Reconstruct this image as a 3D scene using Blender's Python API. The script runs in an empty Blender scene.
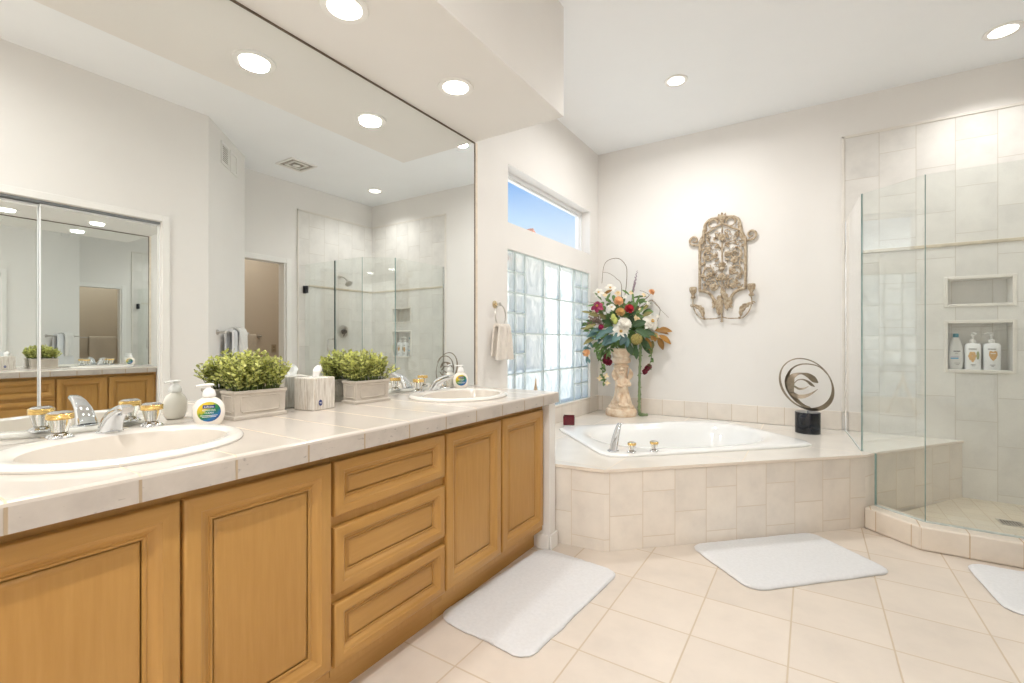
import bpy, bmesh, math, random
from math import pi, sin, cos, radians as rad
from mathutils import Vector, Matrix, noise

sc = bpy.context.scene
COL = sc.collection
# ---------------------------------------------------------------- camera, sky, exposure
cam_d = bpy.data.cameras.new('camera')
cam = bpy.data.objects.new('camera', cam_d); COL.objects.link(cam)
cam_d.sensor_width = 36.0; cam_d.lens = 36.0 * 466.3 / 1024; cam_d.clip_start = 0.02
cam.location = (1.835, 0.0, 1.15)
cam.rotation_euler = (rad(90), 0, rad(32.65))
sc.camera = cam
sc.view_settings.view_transform = 'Standard'; sc.view_settings.look = 'None'
sc.view_settings.exposure = 0.10; sc.view_settings.gamma = 1.0
sc.view_settings.use_curve_mapping = False
try:
    cy = sc.cycles
    cy.max_bounces = 14; cy.diffuse_bounces = 6; cy.glossy_bounces = 8; cy.transmission_bounces = 10
    cy.transparent_max_bounces = 16; cy.caustics_reflective = True; cy.caustics_refractive = False
    cy.use_denoising = True; cy.sample_clamp_indirect = 6.0
except Exception:
    pass
world = bpy.data.worlds.new('sky'); sc.world = world; world.use_nodes = True
_nt = world.node_tree; _nt.nodes.clear()
_tc = _nt.nodes.new('ShaderNodeTexCoord'); _sx = _nt.nodes.new('ShaderNodeSeparateXYZ')
_rp = _nt.nodes.new('ShaderNodeValToRGB'); _bg = _nt.nodes.new('ShaderNodeBackground'); _ow = _nt.nodes.new('ShaderNodeOutputWorld')
_nt.links.new(_tc.outputs['Generated'], _sx.inputs[0]); _nt.links.new(_sx.outputs['Z'], _rp.inputs[0])
_nt.links.new(_rp.outputs[0], _bg.inputs[0]); _nt.links.new(_bg.outputs[0], _ow.inputs[0])
_e = _rp.color_ramp.elements
_e[0].position = 0.0; _e[0].color = (1.35, 1.35, 1.35, 1)
_e[1].position = 0.15; _e[1].color = (1.1, 1.13, 1.15, 1)
for p_, c_ in ((0.19, (0.37, 0.42, 0.47, 1)), (0.25, (0.26, 0.36, 0.48, 1)), (0.34, (0.09, 0.21, 0.43, 1)), (0.6, (0.16, 0.26, 0.42, 1))):
    k = _e.new(p_); k.color = c_
_bg.inputs[1].default_value = 2.1

sun_d = bpy.data.lights.new('sun', 'SUN'); sun_d.energy = 7.0; sun_d.angle = rad(1); sun_d.color = (1, .95, .88)
sun = bpy.data.objects.new('sun', sun_d); COL.objects.link(sun); sun.rotation_euler = (rad(-42), rad(5), 0)   # sunlight from over the house onto the yard outside
LIGHT_SOFFIT = 3.5      # watts per soffit downlight
LIGHT_CEIL = 23.0       # watts per ceiling downlight

# ---------------------------------------------------------------- node helpers
class NT:
    def __init__(s, name):
        s.m = bpy.data.materials.new(name); s.m.use_nodes = True
        s.t = s.m.node_tree; s.b = s.t.nodes['Principled BSDF']; s.o = s.t.nodes['Material Output']
    def n(s, typ, **kw):
        x = s.t.nodes.new(typ)
        for k, v in kw.items(): setattr(x, k, v)
        return x
    def l(s, a, b): s.t.links.new(a, b)
    def math(s, op, a, b=None, c=None):
        x = s.n('ShaderNodeMath', operation=op)
        for i, v in enumerate((a, b, c)):
            if v is None: continue
            if isinstance(v, (int, float)): x.inputs[i].default_value = v
            else: s.l(v, x.inputs[i])
        return x.outputs[0]
    def mix(s, f, a, b, blend='MIX'):
        x = s.n('ShaderNodeMix', data_type='RGBA', blend_type=blend)
        for i, v in ((0, f), (6, a), (7, b)):
            if isinstance(v, (int, float)): x.inputs[i].default_value = v
            elif isinstance(v, tuple): x.inputs[i].default_value = (*v, 1)[:4]
            else: s.l(v, x.inputs[i])
        return x.outputs[2]
    def noise(s, scale, vec=None, detail=3, rough=.5):
        x = s.n('ShaderNodeTexNoise'); x.inputs['Scale'].default_value = scale
        x.inputs['Detail'].default_value = detail; x.inputs['Roughness'].default_value = rough
        if vec is not None: s.l(vec, x.inputs['Vector'])
        return x.outputs['Fac']
    def ramp(s, fac, stops):
        x = s.n('ShaderNodeValToRGB'); s.l(fac, x.inputs[0]); e = x.color_ramp.elements
        while len(e) > 1: e.remove(e[-1])
        e[0].position = stops[0][0]; e[0].color = (*stops[0][1], 1)
        for p, c in stops[1:]:
            k = e.new(p); k.color = (*c, 1)
        return x.outputs[0]
    def bump(s, h, strength=.2, dist=.01):
        x = s.n('ShaderNodeBump'); x.inputs['Strength'].default_value = strength; x.inputs['Distance'].default_value = dist
        s.l(h, x.inputs['Height']); s.l(x.outputs[0], s.b.inputs['Normal']); return x
    def obj(s, scale=None):
        tc = s.n('ShaderNodeTexCoord').outputs['Object']
        if scale is None: return tc
        mp = s.n('ShaderNodeMapping'); mp.inputs['Scale'].default_value = scale; s.l(tc, mp.inputs[0]); return mp.outputs[0]

def srgb(r, g, b):
    f = lambda c: (c / 255 / 12.92) if c / 255 <= .04045 else ((c / 255 + .055) / 1.055) ** 2.4
    return (f(r), f(g), f(b))

MATS = {}
def pmat(name, col, rough=.5, metal=0, var=0.06, scale=30, bump=0, bscale=None, **kw):
    """principled material with a little procedural colour variation and optional bump"""
    if name in MATS: return MATS[name]
    a = NT(name); v = a.obj(); f = a.noise(scale, v)
    c2 = tuple(max(0, c * (1 - 2 * var)) for c in col); c1 = tuple(min(1, c * (1 + var)) for c in col)
    a.l(a.ramp(f, [(.3, c2), (.7, c1)]), a.b.inputs['Base Color'])
    a.b.inputs['Roughness'].default_value = rough; a.b.inputs['Metallic'].default_value = metal
    for k, x in kw.items(): a.b.inputs[k].default_value = x
    if bump: a.bump(a.noise(bscale or scale * 4, v, 4), bump, .01)
    MATS[name] = a.m; return a.m

def tile_mat(name, col, grout, w, h, u0, v0, stag=0, g=.004, rough=.3, mott=.10, mscale=6, pits=0, tint=.05, spec=.5):
    a = NT(name); uv = a.n('ShaderNodeUVMap').outputs[0]; sp = a.n('ShaderNodeSeparateXYZ'); a.l(uv, sp.inputs[0])
    u = a.math('DIVIDE', a.math('SUBTRACT', sp.outputs[0], u0), w); i = a.math('FLOOR', u)
    v = a.math('DIVIDE', a.math('SUBTRACT', sp.outputs[1], v0), h)
    if stag: v = a.math('ADD', v, a.math('MULTIPLY', a.math('MODULO', a.math('ABSOLUTE', i), 2.0), stag))
    j = a.math('FLOOR', v)
    def edge(x, k, size):
        f = a.math('SUBTRACT', x, k); return a.math('MULTIPLY', a.math('MINIMUM', f, a.math('SUBTRACT', 1.0, f)), size)
    d = a.math('MINIMUM', edge(u, i, w), edge(v, j, h))
    mr = a.n('ShaderNodeMapRange'); mr.inputs[1].default_value = g * .35; mr.inputs[2].default_value = g * .65
    a.l(d, mr.inputs[0]); mask = mr.outputs[0]
    cb = a.n('ShaderNodeCombineXYZ'); a.l(i, cb.inputs[0]); a.l(j, cb.inputs[1])
    wn = a.n('ShaderNodeTexWhiteNoise', noise_dimensions='3D'); a.l(cb.outputs[0], wn.inputs['Vector'])
    ov = a.obj(); add = a.n('ShaderNodeVectorMath', operation='ADD'); a.l(ov, add.inputs[0])
    sc2 = a.n('ShaderNodeVectorMath', operation='SCALE'); a.l(wn.outputs['Color'], sc2.inputs[0]); sc2.inputs['Scale'].default_value = 7
    a.l(sc2.outputs[0], add.inputs[1])
    f = a.noise(mscale, add.outputs[0], 5, .6)
    lo = tuple(c * (1 - mott * 1.4) for c in col); hi = tuple(min(1, c * (1 + mott)) for c in col)
    c = a.ramp(f, [(.3, lo), (.5, col), (.72, hi)])
    tv = a.math('ADD', a.math('MULTIPLY', wn.outputs['Value'], tint * 2), 1 - tint)
    vm = a.n('ShaderNodeVectorMath', operation='SCALE'); a.l(c, vm.inputs[0]); a.l(tv, vm.inputs['Scale'])
    c = vm.outputs[0]
    if pits:
        mp = a.n('ShaderNodeMapping'); mp.inputs['Scale'].default_value = (1, 1, 2.2); a.l(add.outputs[0], mp.inputs[0])
        pn = a.noise(42, mp.outputs[0], 2, .5)
        pm = a.n('ShaderNodeMapRange'); pm.inputs[1].default_value = .66; pm.inputs[2].default_value = .74; a.l(pn, pm.inputs[0])
        c = a.mix(a.math('MULTIPLY', pm.outputs[0], pits), c, tuple(x * .5 for x in col))
    c = a.mix(mask, grout, c)
    a.l(c, a.b.inputs['Base Color'])
    r = a.math('ADD', a.math('MULTIPLY', mask, rough - .7), .7); a.l(r, a.b.inputs['Roughness'])
    a.b.inputs['Specular IOR Level'].default_value = spec
    hgt = a.math('ADD', mask, a.math('MULTIPLY', f, .05)); a.bump(hgt, .35, .003)
    MATS[name] = a.m; return a.m

# ---------------------------------------------------------------- mesh builder
class MB:
    def __init__(s): s.v = []; s.f = []; s.mi = []; s.sm = []
    def add(s, vs, fs, mi=0, smooth=False):
        b = len(s.v); s.v += [Vector(v) for v in vs]
        for f in fs: s.f.append([b + i for i in f]); s.mi.append(mi); s.sm.append(smooth)
        return s
    def box(s, x0, x1, y0, y1, z0, z1, mi=0, M=None):
        vs = [Vector((x, y, z)) for z in (z0, z1) for y in (y0, y1) for x in (x0, x1)]
        if M: vs = [M @ v for v in vs]
        return s.add(vs, [(0, 2, 3, 1), (4, 5, 7, 6), (0, 1, 5, 4), (2, 6, 7, 3), (0, 4, 6, 2), (1, 3, 7, 5)], mi)
    def prism(s, poly, z0, z1, mi=0, M=None):
        n = len(poly); vs = [Vector((*p, z0)) for p in poly] + [Vector((*p, z1)) for p in poly]
        if M: vs = [M @ v for v in vs]
        return s.add(vs, [tuple(range(n - 1, -1, -1)), tuple(range(n, 2 * n))] + [(i, (i + 1) % n, n + (i + 1) % n, n + i) for i in range(n)], mi)
    def loft(s, rings, closed=True, cap0=True, cap1=True, mi=0, smooth=True):
        n = len(rings[0]); vs = [p for r in rings for p in r]; fs = []
        for a in range(len(rings) - 1):
            for i in range(n if closed else n - 1):
                j = (i + 1) % n; fs.append((a * n + i, a * n + j, (a + 1) * n + j, (a + 1) * n + i))
        s.add(vs, fs, mi, smooth); b = len(s.v) - len(vs)
        if cap0: s.f.append([b + i for i in range(n - 1, -1, -1)]); s.mi.append(mi); s.sm.append(smooth)
        if cap1: s.f.append([b + (len(rings) - 1) * n + i for i in range(n)]); s.mi.append(mi); s.sm.append(smooth)
        return s
    def lathe(s, prof, c=(0, 0, 0), seg=24, sx=1, sy=1, mi=0, M=None, smooth=True, lobes=0, lamp=0):
        rings = []
        for r, z in prof:
            ring = []
            for i in range(seg):
                t = 2 * pi * i / seg; q = r * (1 + (lamp * cos(lobes * t) if lobes else 0))
                p = Vector((c[0] + q * cos(t) * sx, c[1] + q * sin(t) * sy, c[2] + z)); ring.append(M @ p if M else p)
            rings.append(ring)
        return s.loft(rings, True, True, True, mi, smooth)
    def tube(s, pts, r, seg=8, mi=0, closed=False, flat=1.0, cap=True):
        pts = [Vector(p) for p in pts]; n = len(pts); R = r if isinstance(r, (list, tuple)) else [r] * n
        rings = []; up = None
        for i, p in enumerate(pts):
            if closed: t = pts[(i + 1) % n] - pts[i - 1]
            else: t = pts[min(i + 1, n - 1)] - pts[max(i - 1, 0)]
            if t.length < 1e-9: t = Vector((0, 0, 1))
            t.normalize()
            if up is None: up = t.orthogonal().normalized()
            up = up - t * up.dot(t)
            if up.length < 1e-6: up = t.orthogonal()
            up.normalize(); sd = t.cross(up)
            rings.append([p + (up * cos(2 * pi * k / seg) + sd * sin(2 * pi * k / seg) * flat) * R[i] for k in range(seg)])
        if closed: rings.append(rings[0]); return s.loft(rings, True, False, False, mi)
        return s.loft(rings, True, cap, cap, mi)
    def sphere(s, c, r, sx=1, sy=1, sz=1, seg=12, rings=8, mi=0, M=None):
        return s.lathe([(max(1e-4, r * sin(pi * k / rings)), -r * sz * cos(pi * k / rings)) for k in range(rings + 1)], c, seg, sx, sy, mi, M)
    def build(s, name, mats, parent=None, bevel=0, bseg=2, ang=40, subsurf=0):
        me = bpy.data.meshes.new(name)
        vs = s.v
        if parent is not None:
            r = parent
            while r.parent: r = r.parent
            inv = r.matrix_basis.inverted(); pv = [inv @ v for v in vs]
        else: pv = vs
        me.from_pydata([tuple(v) for v in pv], [], s.f)
        for m in (mats if isinstance(mats, (list, tuple)) else [mats]): me.materials.append(m)
        me.polygons.foreach_set('material_index', s.mi); me.polygons.foreach_set('use_smooth', s.sm)
        bm = bmesh.new(); bm.from_mesh(me); bmesh.ops.recalc_face_normals(bm, faces=bm.faces[:])
        uvl = bm.loops.layers.uv.new('UVMap'); rot = Matrix() if parent is None else r.matrix_basis
        for f in bm.faces:
            nn = rot.to_3x3() @ f.normal
            for lp in f.loops:
                p = rot @ lp.vert.co
                if abs(nn.z) > .7: lp[uvl].uv = (p.x, p.y)
                else:
                    t = Vector((-nn.y, nn.x, 0)).normalized(); lp[uvl].uv = (p.dot(t), p.z)
        bm.to_mesh(me); bm.free()
        try: me.set_sharp_from_angle(angle=rad(ang))
        except Exception: pass
        o = bpy.data.objects.new(name, me); COL.objects.link(o)
        if parent is not None: o.parent = parent
        if bevel:
            b = o.modifiers.new('bevel', 'BEVEL'); b.width = bevel; b.segments = bseg; b.limit_method = 'ANGLE'; b.angle_limit = rad(35)
            for p in me.polygons: p.use_smooth = True
            try: me.set_sharp_from_angle(angle=rad(180))
            except Exception: pass
            b.harden_normals = True
        if subsurf:
            q = o.modifiers.new('sub', 'SUBSURF'); q.levels = q.render_levels = subsurf
        return o

def tag(o, label, cat, group=None, kind=None):
    o['label'] = label; o['category'] = cat
    if group: o['group'] = group
    if kind: o['kind'] = kind
    return o
def thing(name, label, cat, loc=(0, 0, 0), rz=0, group=None):
    o = bpy.data.objects.new(name, None); COL.objects.link(o); o.empty_display_size = .05
    o.matrix_basis = Matrix.Translation(loc) @ Matrix.Rotation(rz, 4, 'Z')
    return tag(o, label, cat, group)
def struct(name, mb, m, **kw):
    o = mb.build(name, m, **kw); o['kind'] = 'structure'; return o
def kids(o): return [c for c in COL.objects if c.parent == o]
def copy_tree(o, parent=None):
    ch = kids(o); c = o.copy(); COL.objects.link(c); c.parent = parent
    for x in ch: copy_tree(x, c)
    return c
def place(o, loc, rz=0): o.matrix_basis = Matrix.Translation(loc) @ Matrix.Rotation(rz, 4, 'Z'); return o
def holes_wall(mb, plane, a0, a1, z0, z1, t0, t1, holes):
    """boxes of a wall with rectangular holes; plane 'x' (normal x, a=y) or 'y' (normal y, a=x)"""
    A = sorted({a0, a1, *[h[0] for h in holes], *[h[1] for h in holes]}); Zs = sorted({z0, z1, *[h[2] for h in holes], *[h[3] for h in holes]})
    A = [a for a in A if a0 <= a <= a1]; Zs = [z for z in Zs if z0 <= z <= z1]
    vid = {}
    cell = lambda i, k: (0 <= i < len(A) - 1 and 0 <= k < len(Zs) - 1 and not any(h[0] <= (A[i] + A[i + 1]) / 2 <= h[1] and h[2] <= (Zs[k] + Zs[k + 1]) / 2 <= h[3] for h in holes))
    V = []; F = []
    def vert(i, k, t):
        key = (i, k, t)
        if key not in vid:
            vid[key] = len(V); V.append((t, A[i], Zs[k]) if plane == 'x' else (A[i], t, Zs[k]))
        return vid[key]
    for i in range(len(A) - 1):
        for k in range(len(Zs) - 1):
            if not cell(i, k): continue
            for t in (t0, t1): F.append((vert(i, k, t), vert(i + 1, k, t), vert(i + 1, k + 1, t), vert(i, k + 1, t)))
            for di, dk, e in ((-1, 0, ((i, k), (i, k + 1))), (1, 0, ((i + 1, k), (i + 1, k + 1))), (0, -1, ((i, k), (i + 1, k))), (0, 1, ((i, k + 1), (i + 1, k + 1)))):
                if not cell(i + di, k + dk): F.append((vert(*e[0], t0), vert(*e[1], t0), vert(*e[1], t1), vert(*e[0], t1)))
    mb.add(V, F); return mb

# ---------------------------------------------------------------- materials
WALL = pmat('wall_paint', srgb(236, 233, 229), .65, var=.008, scale=3, bump=.03, bscale=220)
CEIL = pmat('ceiling_paint', srgb(247, 249, 251), .7, var=.006, scale=3, bump=.03, bscale=180)
TAN = pmat('tan_paint', srgb(204, 190, 170), .7, var=.01, scale=3)
TRIM = pmat('white_trim_paint', srgb(240, 238, 234), .4, var=.008, scale=6)
VINYL = pmat('white_vinyl', srgb(242, 243, 244), .35, var=.008, scale=9)
GROUT = srgb(196, 176, 150)
FLOOR = tile_mat('floor_tile', srgb(222, 211, 199), srgb(206, 189, 166), .331, .3165, 1.105 - .331 * 3, 1.598 - .3165 * 6, g=.006, rough=.38, mott=.05, mscale=5, tint=.025)
TUBT = tile_mat('tub_face_tile', srgb(234, 226, 216), srgb(222, 210, 194), .196, .25, 2.344 - .196 * 20, .19 - .25, stag=.5, g=.005, rough=.4, mott=.06, mscale=6, tint=.03)
DECKT = tile_mat('deck_tile', srgb(234, 228, 219), srgb(205, 190, 168), .6, .6, .3, .05, g=.004, rough=.16, mott=.04, mscale=4, tint=.02)
SPLASHT = tile_mat('splash_tile', srgb(234, 226, 216), srgb(208, 192, 170), .2, 10, .05, -5, g=.004, rough=.35, mott=.05, tint=.02)
SHOWT = tile_mat('shower_wall_tile', srgb(225, 222, 217), srgb(206, 200, 190), .214, .33, 2.058 - .214 * 40, .1 - .33 * 4, stag=.5, g=.004, rough=.35, mott=.07, mscale=5, tint=.035)
SHFLT = tile_mat('shower_floor_tile', srgb(216, 205, 186), srgb(198, 182, 158), .11, .11, .02, .03, g=.004, rough=.4, mott=.06, tint=.03)
CURBT = tile_mat('curb_tile', srgb(233, 223, 210), srgb(205, 182, 152), .2, 10, .142, -5, g=.005, rough=.35, mott=.06, tint=.025)
CTOP = tile_mat('counter_tile', srgb(210, 201, 191), srgb(214, 194, 166), 10, .196, -5, .21 - .196 * 10, g=.004, rough=.14, mott=.03, mscale=5, tint=.012)
CEDGE = tile_mat('counter_edge_tile', srgb(194, 185, 176), srgb(176, 156, 130), .196, 10, .21 - .196 * 10, -5, g=.006, rough=.3, mott=.08, mscale=12, pits=.8, tint=.03)
CHROME = pmat('chrome', (.78, .80, .83), .07, 1, var=.01)
NICKEL = pmat('brushed_nickel', (.62, .60, .57), .28, 1, var=.03)
DKCHR = pmat('dark_metal', (.10, .10, .11), .3, 1, var=.03)
GOLD = pmat('polished_gold', (.83, .58, .22), .16, 1, var=.03)
PORC = pmat('porcelain', srgb(230, 226, 219), .08, var=.006, scale=4)
BASIN = pmat('basin_glaze', srgb(216, 208, 197), .10, var=.006, scale=4)
ACRY = pmat('tub_acrylic', srgb(243, 243, 241), .10, var=.005, scale=4)
def mirror_mat():
    a = NT('mirror_silver'); a.b.inputs['Base Color'].default_value = (.90, .925, .92, 1)
    a.b.inputs['Metallic'].default_value = 1; a.b.inputs['Roughness'].default_value = 0
    return a.m
MIRROR = mirror_mat()
def glass_mat(name, tint, refl=1.0):
    """clear sheet glass: transparent with fresnel reflection"""
    a = NT(name); t = a.n('ShaderNodeBsdfTransparent'); t.inputs[0].default_value = (*tint, 1)
    g = a.n('ShaderNodeBsdfGlossy'); g.inputs['Roughness'].default_value = 0; g.inputs[0].default_value = (1, 1, 1, 1)
    lw = a.n('ShaderNodeLayerWeight'); lw.inputs[0].default_value = .5
    fr = a.math('ADD', a.math('MULTIPLY', a.math('POWER', lw.outputs['Facing'], 5.0), .95), .045)
    mx = a.n('ShaderNodeMixShader'); a.l(a.math('MULTIPLY', fr, refl), mx.inputs[0]); a.l(t.outputs[0], mx.inputs[1]); a.l(g.outputs[0], mx.inputs[2])
    a.l(mx.outputs[0], a.o.inputs[0]); return a.m
SHGLASS = glass_mat('shower_glass', (.965, .982, .974), 1.6)
WINGLASS = glass_mat('window_glass', (.97, .985, .99))
EDGEGL = pmat('glass_edge', srgb(128, 156, 152), .1, var=.02)
CRYSTAL = NT('crystal'); CRYSTAL.b.inputs['Transmission Weight'].default_value = 1; CRYSTAL.b.inputs['Roughness'].default_value = .02
CRYSTAL.b.inputs['IOR'].default_value = 1.45; CRYSTAL.b.inputs['Base Color'].default_value = (.98, .98, .97, 1); CRYSTAL = CRYSTAL.m
def block_mat():
    a = NT('glass_block')
    n1 = a.n('ShaderNodeTexNoise'); n1.inputs['Scale'].default_value = 13; n1.inputs['Detail'].default_value = .6; n1.inputs['Distortion'].default_value = 1.6; a.l(a.obj((1, 1.5, .55)), n1.inputs['Vector'])
    n2 = a.n('ShaderNodeTexNoise'); n2.inputs['Scale'].default_value = 34; n2.inputs['Detail'].default_value = 1; a.l(a.obj((1, 1.5, .5)), n2.inputs['Vector'])
    h = a.math('ADD', a.math('MULTIPLY', n1.outputs['Fac'], .8), a.math('MULTIPLY', n2.outputs['Fac'], .2))
    bp = a.n('ShaderNodeBump'); bp.inputs['Strength'].default_value = .9; bp.inputs['Distance'].default_value = .02; a.l(h, bp.inputs['Height'])
    tr = a.n('ShaderNodeBsdfTranslucent'); tr.inputs[0].default_value = (.98, .97, .92, 1); a.l(bp.outputs[0], tr.inputs['Normal'])
    tp = a.n('ShaderNodeBsdfTransparent'); a.l(a.ramp(h, [(.36, (.28, .34, .34)), (.50, (.50, .56, .55)), (.62, (.74, .79, .78))]), tp.inputs[0])
    gl = a.n('ShaderNodeBsdfGlossy'); gl.inputs['Roughness'].default_value = .08; a.l(bp.outputs[0], gl.inputs['Normal'])
    m1 = a.n('ShaderNodeMixShader'); m1.inputs[0].default_value = .62; a.l(tr.outputs[0], m1.inputs[1]); a.l(tp.outputs[0], m1.inputs[2])
    m2 = a.n('ShaderNodeMixShader'); m2.inputs[0].default_value = .07; a.l(m1.outputs[0], m2.inputs[1]); a.l(gl.outputs[0], m2.inputs[2])
    a.l(m2.outputs[0], a.o.inputs[0]); return a.m
BLOCK = block_mat()
MORTAR = pmat('block_mortar', srgb(205, 216, 214), .6, var=.02)
def wood_mat(name, scl):
    a = NT(name); v = a.obj(scl); f = a.noise(5, v, 5, .6); f2 = a.noise(1.3, a.obj(), 2)
    c = a.ramp(f, [(.2, srgb(168, 122, 58)), (.5, srgb(182, 136, 70)), (.8, srgb(196, 150, 84))])
    c = a.mix(.5, c, a.ramp(f2, [(.3, srgb(166, 118, 52)), (.7, srgb(196, 152, 88))]))
    kn = a.n('ShaderNodeTexVoronoi'); kn.inputs['Scale'].default_value = 2.4; a.l(a.obj((1, 1.6, 1)), kn.inputs['Vector'])
    mr = a.n('ShaderNodeMapRange'); mr.inputs[1].default_value = .03; mr.inputs[2].default_value = .0; a.l(kn.outputs['Distance'], mr.inputs[0])
    c = a.mix(a.math('MULTIPLY', mr.outputs[0], .45), c, srgb(150, 92, 38))
    a.l(c, a.b.inputs['Base Color']); a.b.inputs['Roughness'].default_value = .38
    a.bump(f, .04, .004); MATS[name] = a.m; return a.m
WOODV = wood_mat('maple_vertical_grain', (14, 14, 1.1)); WOODH = wood_mat('maple_horizontal_grain', (14, 1.1, 14))
TERRY = pmat('white_terry', srgb(240, 241, 243), .95, var=.02, scale=70, bump=.6, bscale=420)
TOWEL = pmat('white_towel', srgb(242, 240, 236), .95, var=.02, scale=40, bump=.7, bscale=380)
LAMP = NT('lamp_lens'); LAMP.b.inputs['Emission Color'].default_value = (1, .96, .88, 1); LAMP.b.inputs['Emission Strength'].default_value = 5; LAMP.b.inputs['Base Color'].default_value = (.9, .9, .9, 1); LAMP = LAMP.m

# ---------------------------------------------------------------- room shell
ZC = 3.06; YB = 4.5; ZS = 2.436; YR = -2.0
struct('floor', MB().box(-.2, 5.0, YR - .2, YB + .2, -.12, 0), FLOOR)
struct('ceiling', MB().box(-.2, 5.0, YR - .2, YB + .2, ZC, ZC + .12), CEIL)
GB = (2.805, 4.295, .60, 1.82); UW = (2.81, 4.29, 2.01, 2.43)
struct('wall_left', holes_wall(MB(), 'x', YR - .15, YB + .15, 0, ZC, -.16, 0, [GB, UW]), WALL)
N1 = (2.66, 2.985, 1.415, 1.588); N2 = (2.66, 2.985, .952, 1.278)
XT = 3.42
struct('wall_back', holes_wall(MB(), 'y', -.16, XT + .15, 0, ZC, YB, YB + .16, [(h[0] - .01, h[1] + .01, h[2] - .01, h[3] + .01) for h in (N1, N2)]), WALL)
XO = 2.475
CL = (-.75, 1.60, 0.0, 2.09)      # mirrored closet opening in the opposite wall
struct('wall_right', holes_wall(MB(), 'x', YR, 1.94, 0, ZC, XO, XO + .12, [CL]), WALL)
struct('wall_closet', MB().box(XO + .2, XO + .25, YR, 1.75, 0, ZC), WALL)
struct('wall_angled', MB().prism([(XO, 1.94), (3.10, 2.565), (XT + .1, 2.565), (XT + .1, 2.44), (3.15, 2.44), (XO + .12, 1.89)], 0, ZC), WALL)
DY0, DY1, DZ = 2.60, 3.21, 2.075
struct('wall_shower', holes_wall(MB(), 'x', 2.565, YB, 0, ZC, XT, XT + .12, [(DY0, DY1, 0, DZ)]), WALL)
struct('wall_rear', MB().box(-.16, XO + .12, YR - .12, YR, 0, ZC), WALL)
mb = MB(); mb.box(4.65, 4.75, 1.9, 4.3, 0, ZC); mb.box(XT + .12, 4.75, 4.2, 4.3, 0, ZC); mb.box(XT + .1, 4.75, 1.9, 2.0, 0, ZC)
mb.box(XT + .121, XT + .126, 2.0, DY0, 0, ZC)
struct('wall_toilet_room', mb, TAN)
SX, SY = .645, 2.405
struct('ceiling_soffit', MB().box(0, SX, YR, SY, ZS, ZC), WALL)
PX, PY0, PY1 = .622, 2.275, 2.343
struct('wall_pony', MB().box(0, PX, PY0, PY1, 0, .808), WALL)
mb = MB()
mb.box(PX + .0005, PX + .012, PY0 - .001, PY1 + .012, 0, .085); mb.box(.545, PX + .0005, PY0 - .012, PY0 - .0005, 0, .085)
struct('baseboard_left', mb, TRIM, bevel=.004)
mb = MB(); mb.box(XO - .012, XO, YR, CL[0] - .06, 0, .085); mb.box(XO - .012, XO, CL[1] + .06, 1.94, 0, .085)
struct('baseboard_right', mb, TRIM, bevel=.004)
# door casing and closet casing
mb = MB(); mb.box(XT - .018, XT, DY1, DY1 + .06, 0, DZ + .06); mb.box(XT - .0175, XT, 2.57, DY1, DZ, DZ + .06); mb.box(XT + .001, XT + .12, DY1 - .02, DY1 - .0005, 0, DZ)
struct('trim_1', mb, TRIM, bevel=.004)
mb = MB(); mb.box(XO - .02, XO, CL[1], CL[1] + .05, 0, CL[3] + .05); mb.box(XO - .0195, XO, CL[0], CL[1], CL[3], CL[3] + .05); mb.box(XO - .02, XO, CL[0] - .05, CL[0], 0, CL[3] + .05)
struct('trim_2', mb, TRIM, bevel=.004)
# mirrored sliding closet doors
def closet_door(name, label, y0, y1, x):
    t = thing(name, label, 'door', (x, (y0 + y1) / 2, 0))
    m = MB().box(x, x + .018, y0 + .0062, y1 - .0062, .0205, 2.0595); m.build('mirror_pane', MIRROR, t)
    f = MB()
    f.box(x - .002, x + .020, y0, y0 + .006, .012, 2.07); f.box(x - .002, x + .020, y1 - .006, y1, .012, 2.07)
    f.box(x - .0015, x + .0195, y0 + .006, y1 - .006, 2.060, 2.07); f.box(x - .0015, x + .0195, y0 + .006, y1 - .006, .012, .020)
    f.build('door_frame', VINYL, t)
    return t
closet_door('closet_door', 'sliding mirrored closet door nearest the angled wall, seen in the vanity mirror', .918, 1.60, XO + .030)
closet_door('closet_door', 'sliding mirrored closet door at left edge of the vanity mirror reflection', .235, .955, XO + .058)
closet_door('closet_door', 'sliding mirrored closet door beyond the left edge of the photo', -.74, .27, XO + .030)
mb = MB(); mb.box(XO + .02, XO + .1, CL[0], CL[1], 2.074, 2.09); mb.box(XO + .02, XO + .1, CL[0], CL[1], 0, .006)
struct('trim_3', mb, pmat('track_metal', srgb(150, 156, 160), .35, .6), bevel=.002)
# shower tile slabs
TZ = 2.74
struct('wall_tile_back', holes_wall(MB(), 'y', 2.057, XT, .03, TZ, YB - .012, YB + .0, [N1, N2]), SHOWT)
struct('wall_tile_right', MB().box(XT - .012, XT, 3.37, YB - .012, .03, TZ), SHOWT)
mb = MB()
for (a0, a1, z0, z1) in (N1, N2):
    d = .095; mb.box(a0 - .007, a1 + .007, YB + d, YB + d + .006, z0 - .007, z1 + .007)
    for q in ((a0 - .006, a0, z0, z1), (a1, a1 + .006, z0, z1), (a0 - .006, a1 + .006, z0 - .006, z0), (a0 - .006, a1 + .006, z1, z1 + .006)):
        mb.box(q[0], q[1], YB + .0005, YB + d, q[2], q[3])
struct('trim_4', mb, SHOWT)
BULL = pmat('bullnose', srgb(232, 227, 219), .3, var=.03, scale=8)
mb = MB()
for (a0, a1, z0, z1) in (N1, N2):
    for q in ((a0 - .022, a0, z0 - .022, z1 + .022), (a1, a1 + .022, z0 - .022, z1 + .022), (a0, a1, z0 - .022, z0), (a0, a1, z1, z1 + .022)):
        mb.box(q[0], q[1], YB - .019, YB - .008, q[2], q[3])
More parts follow.
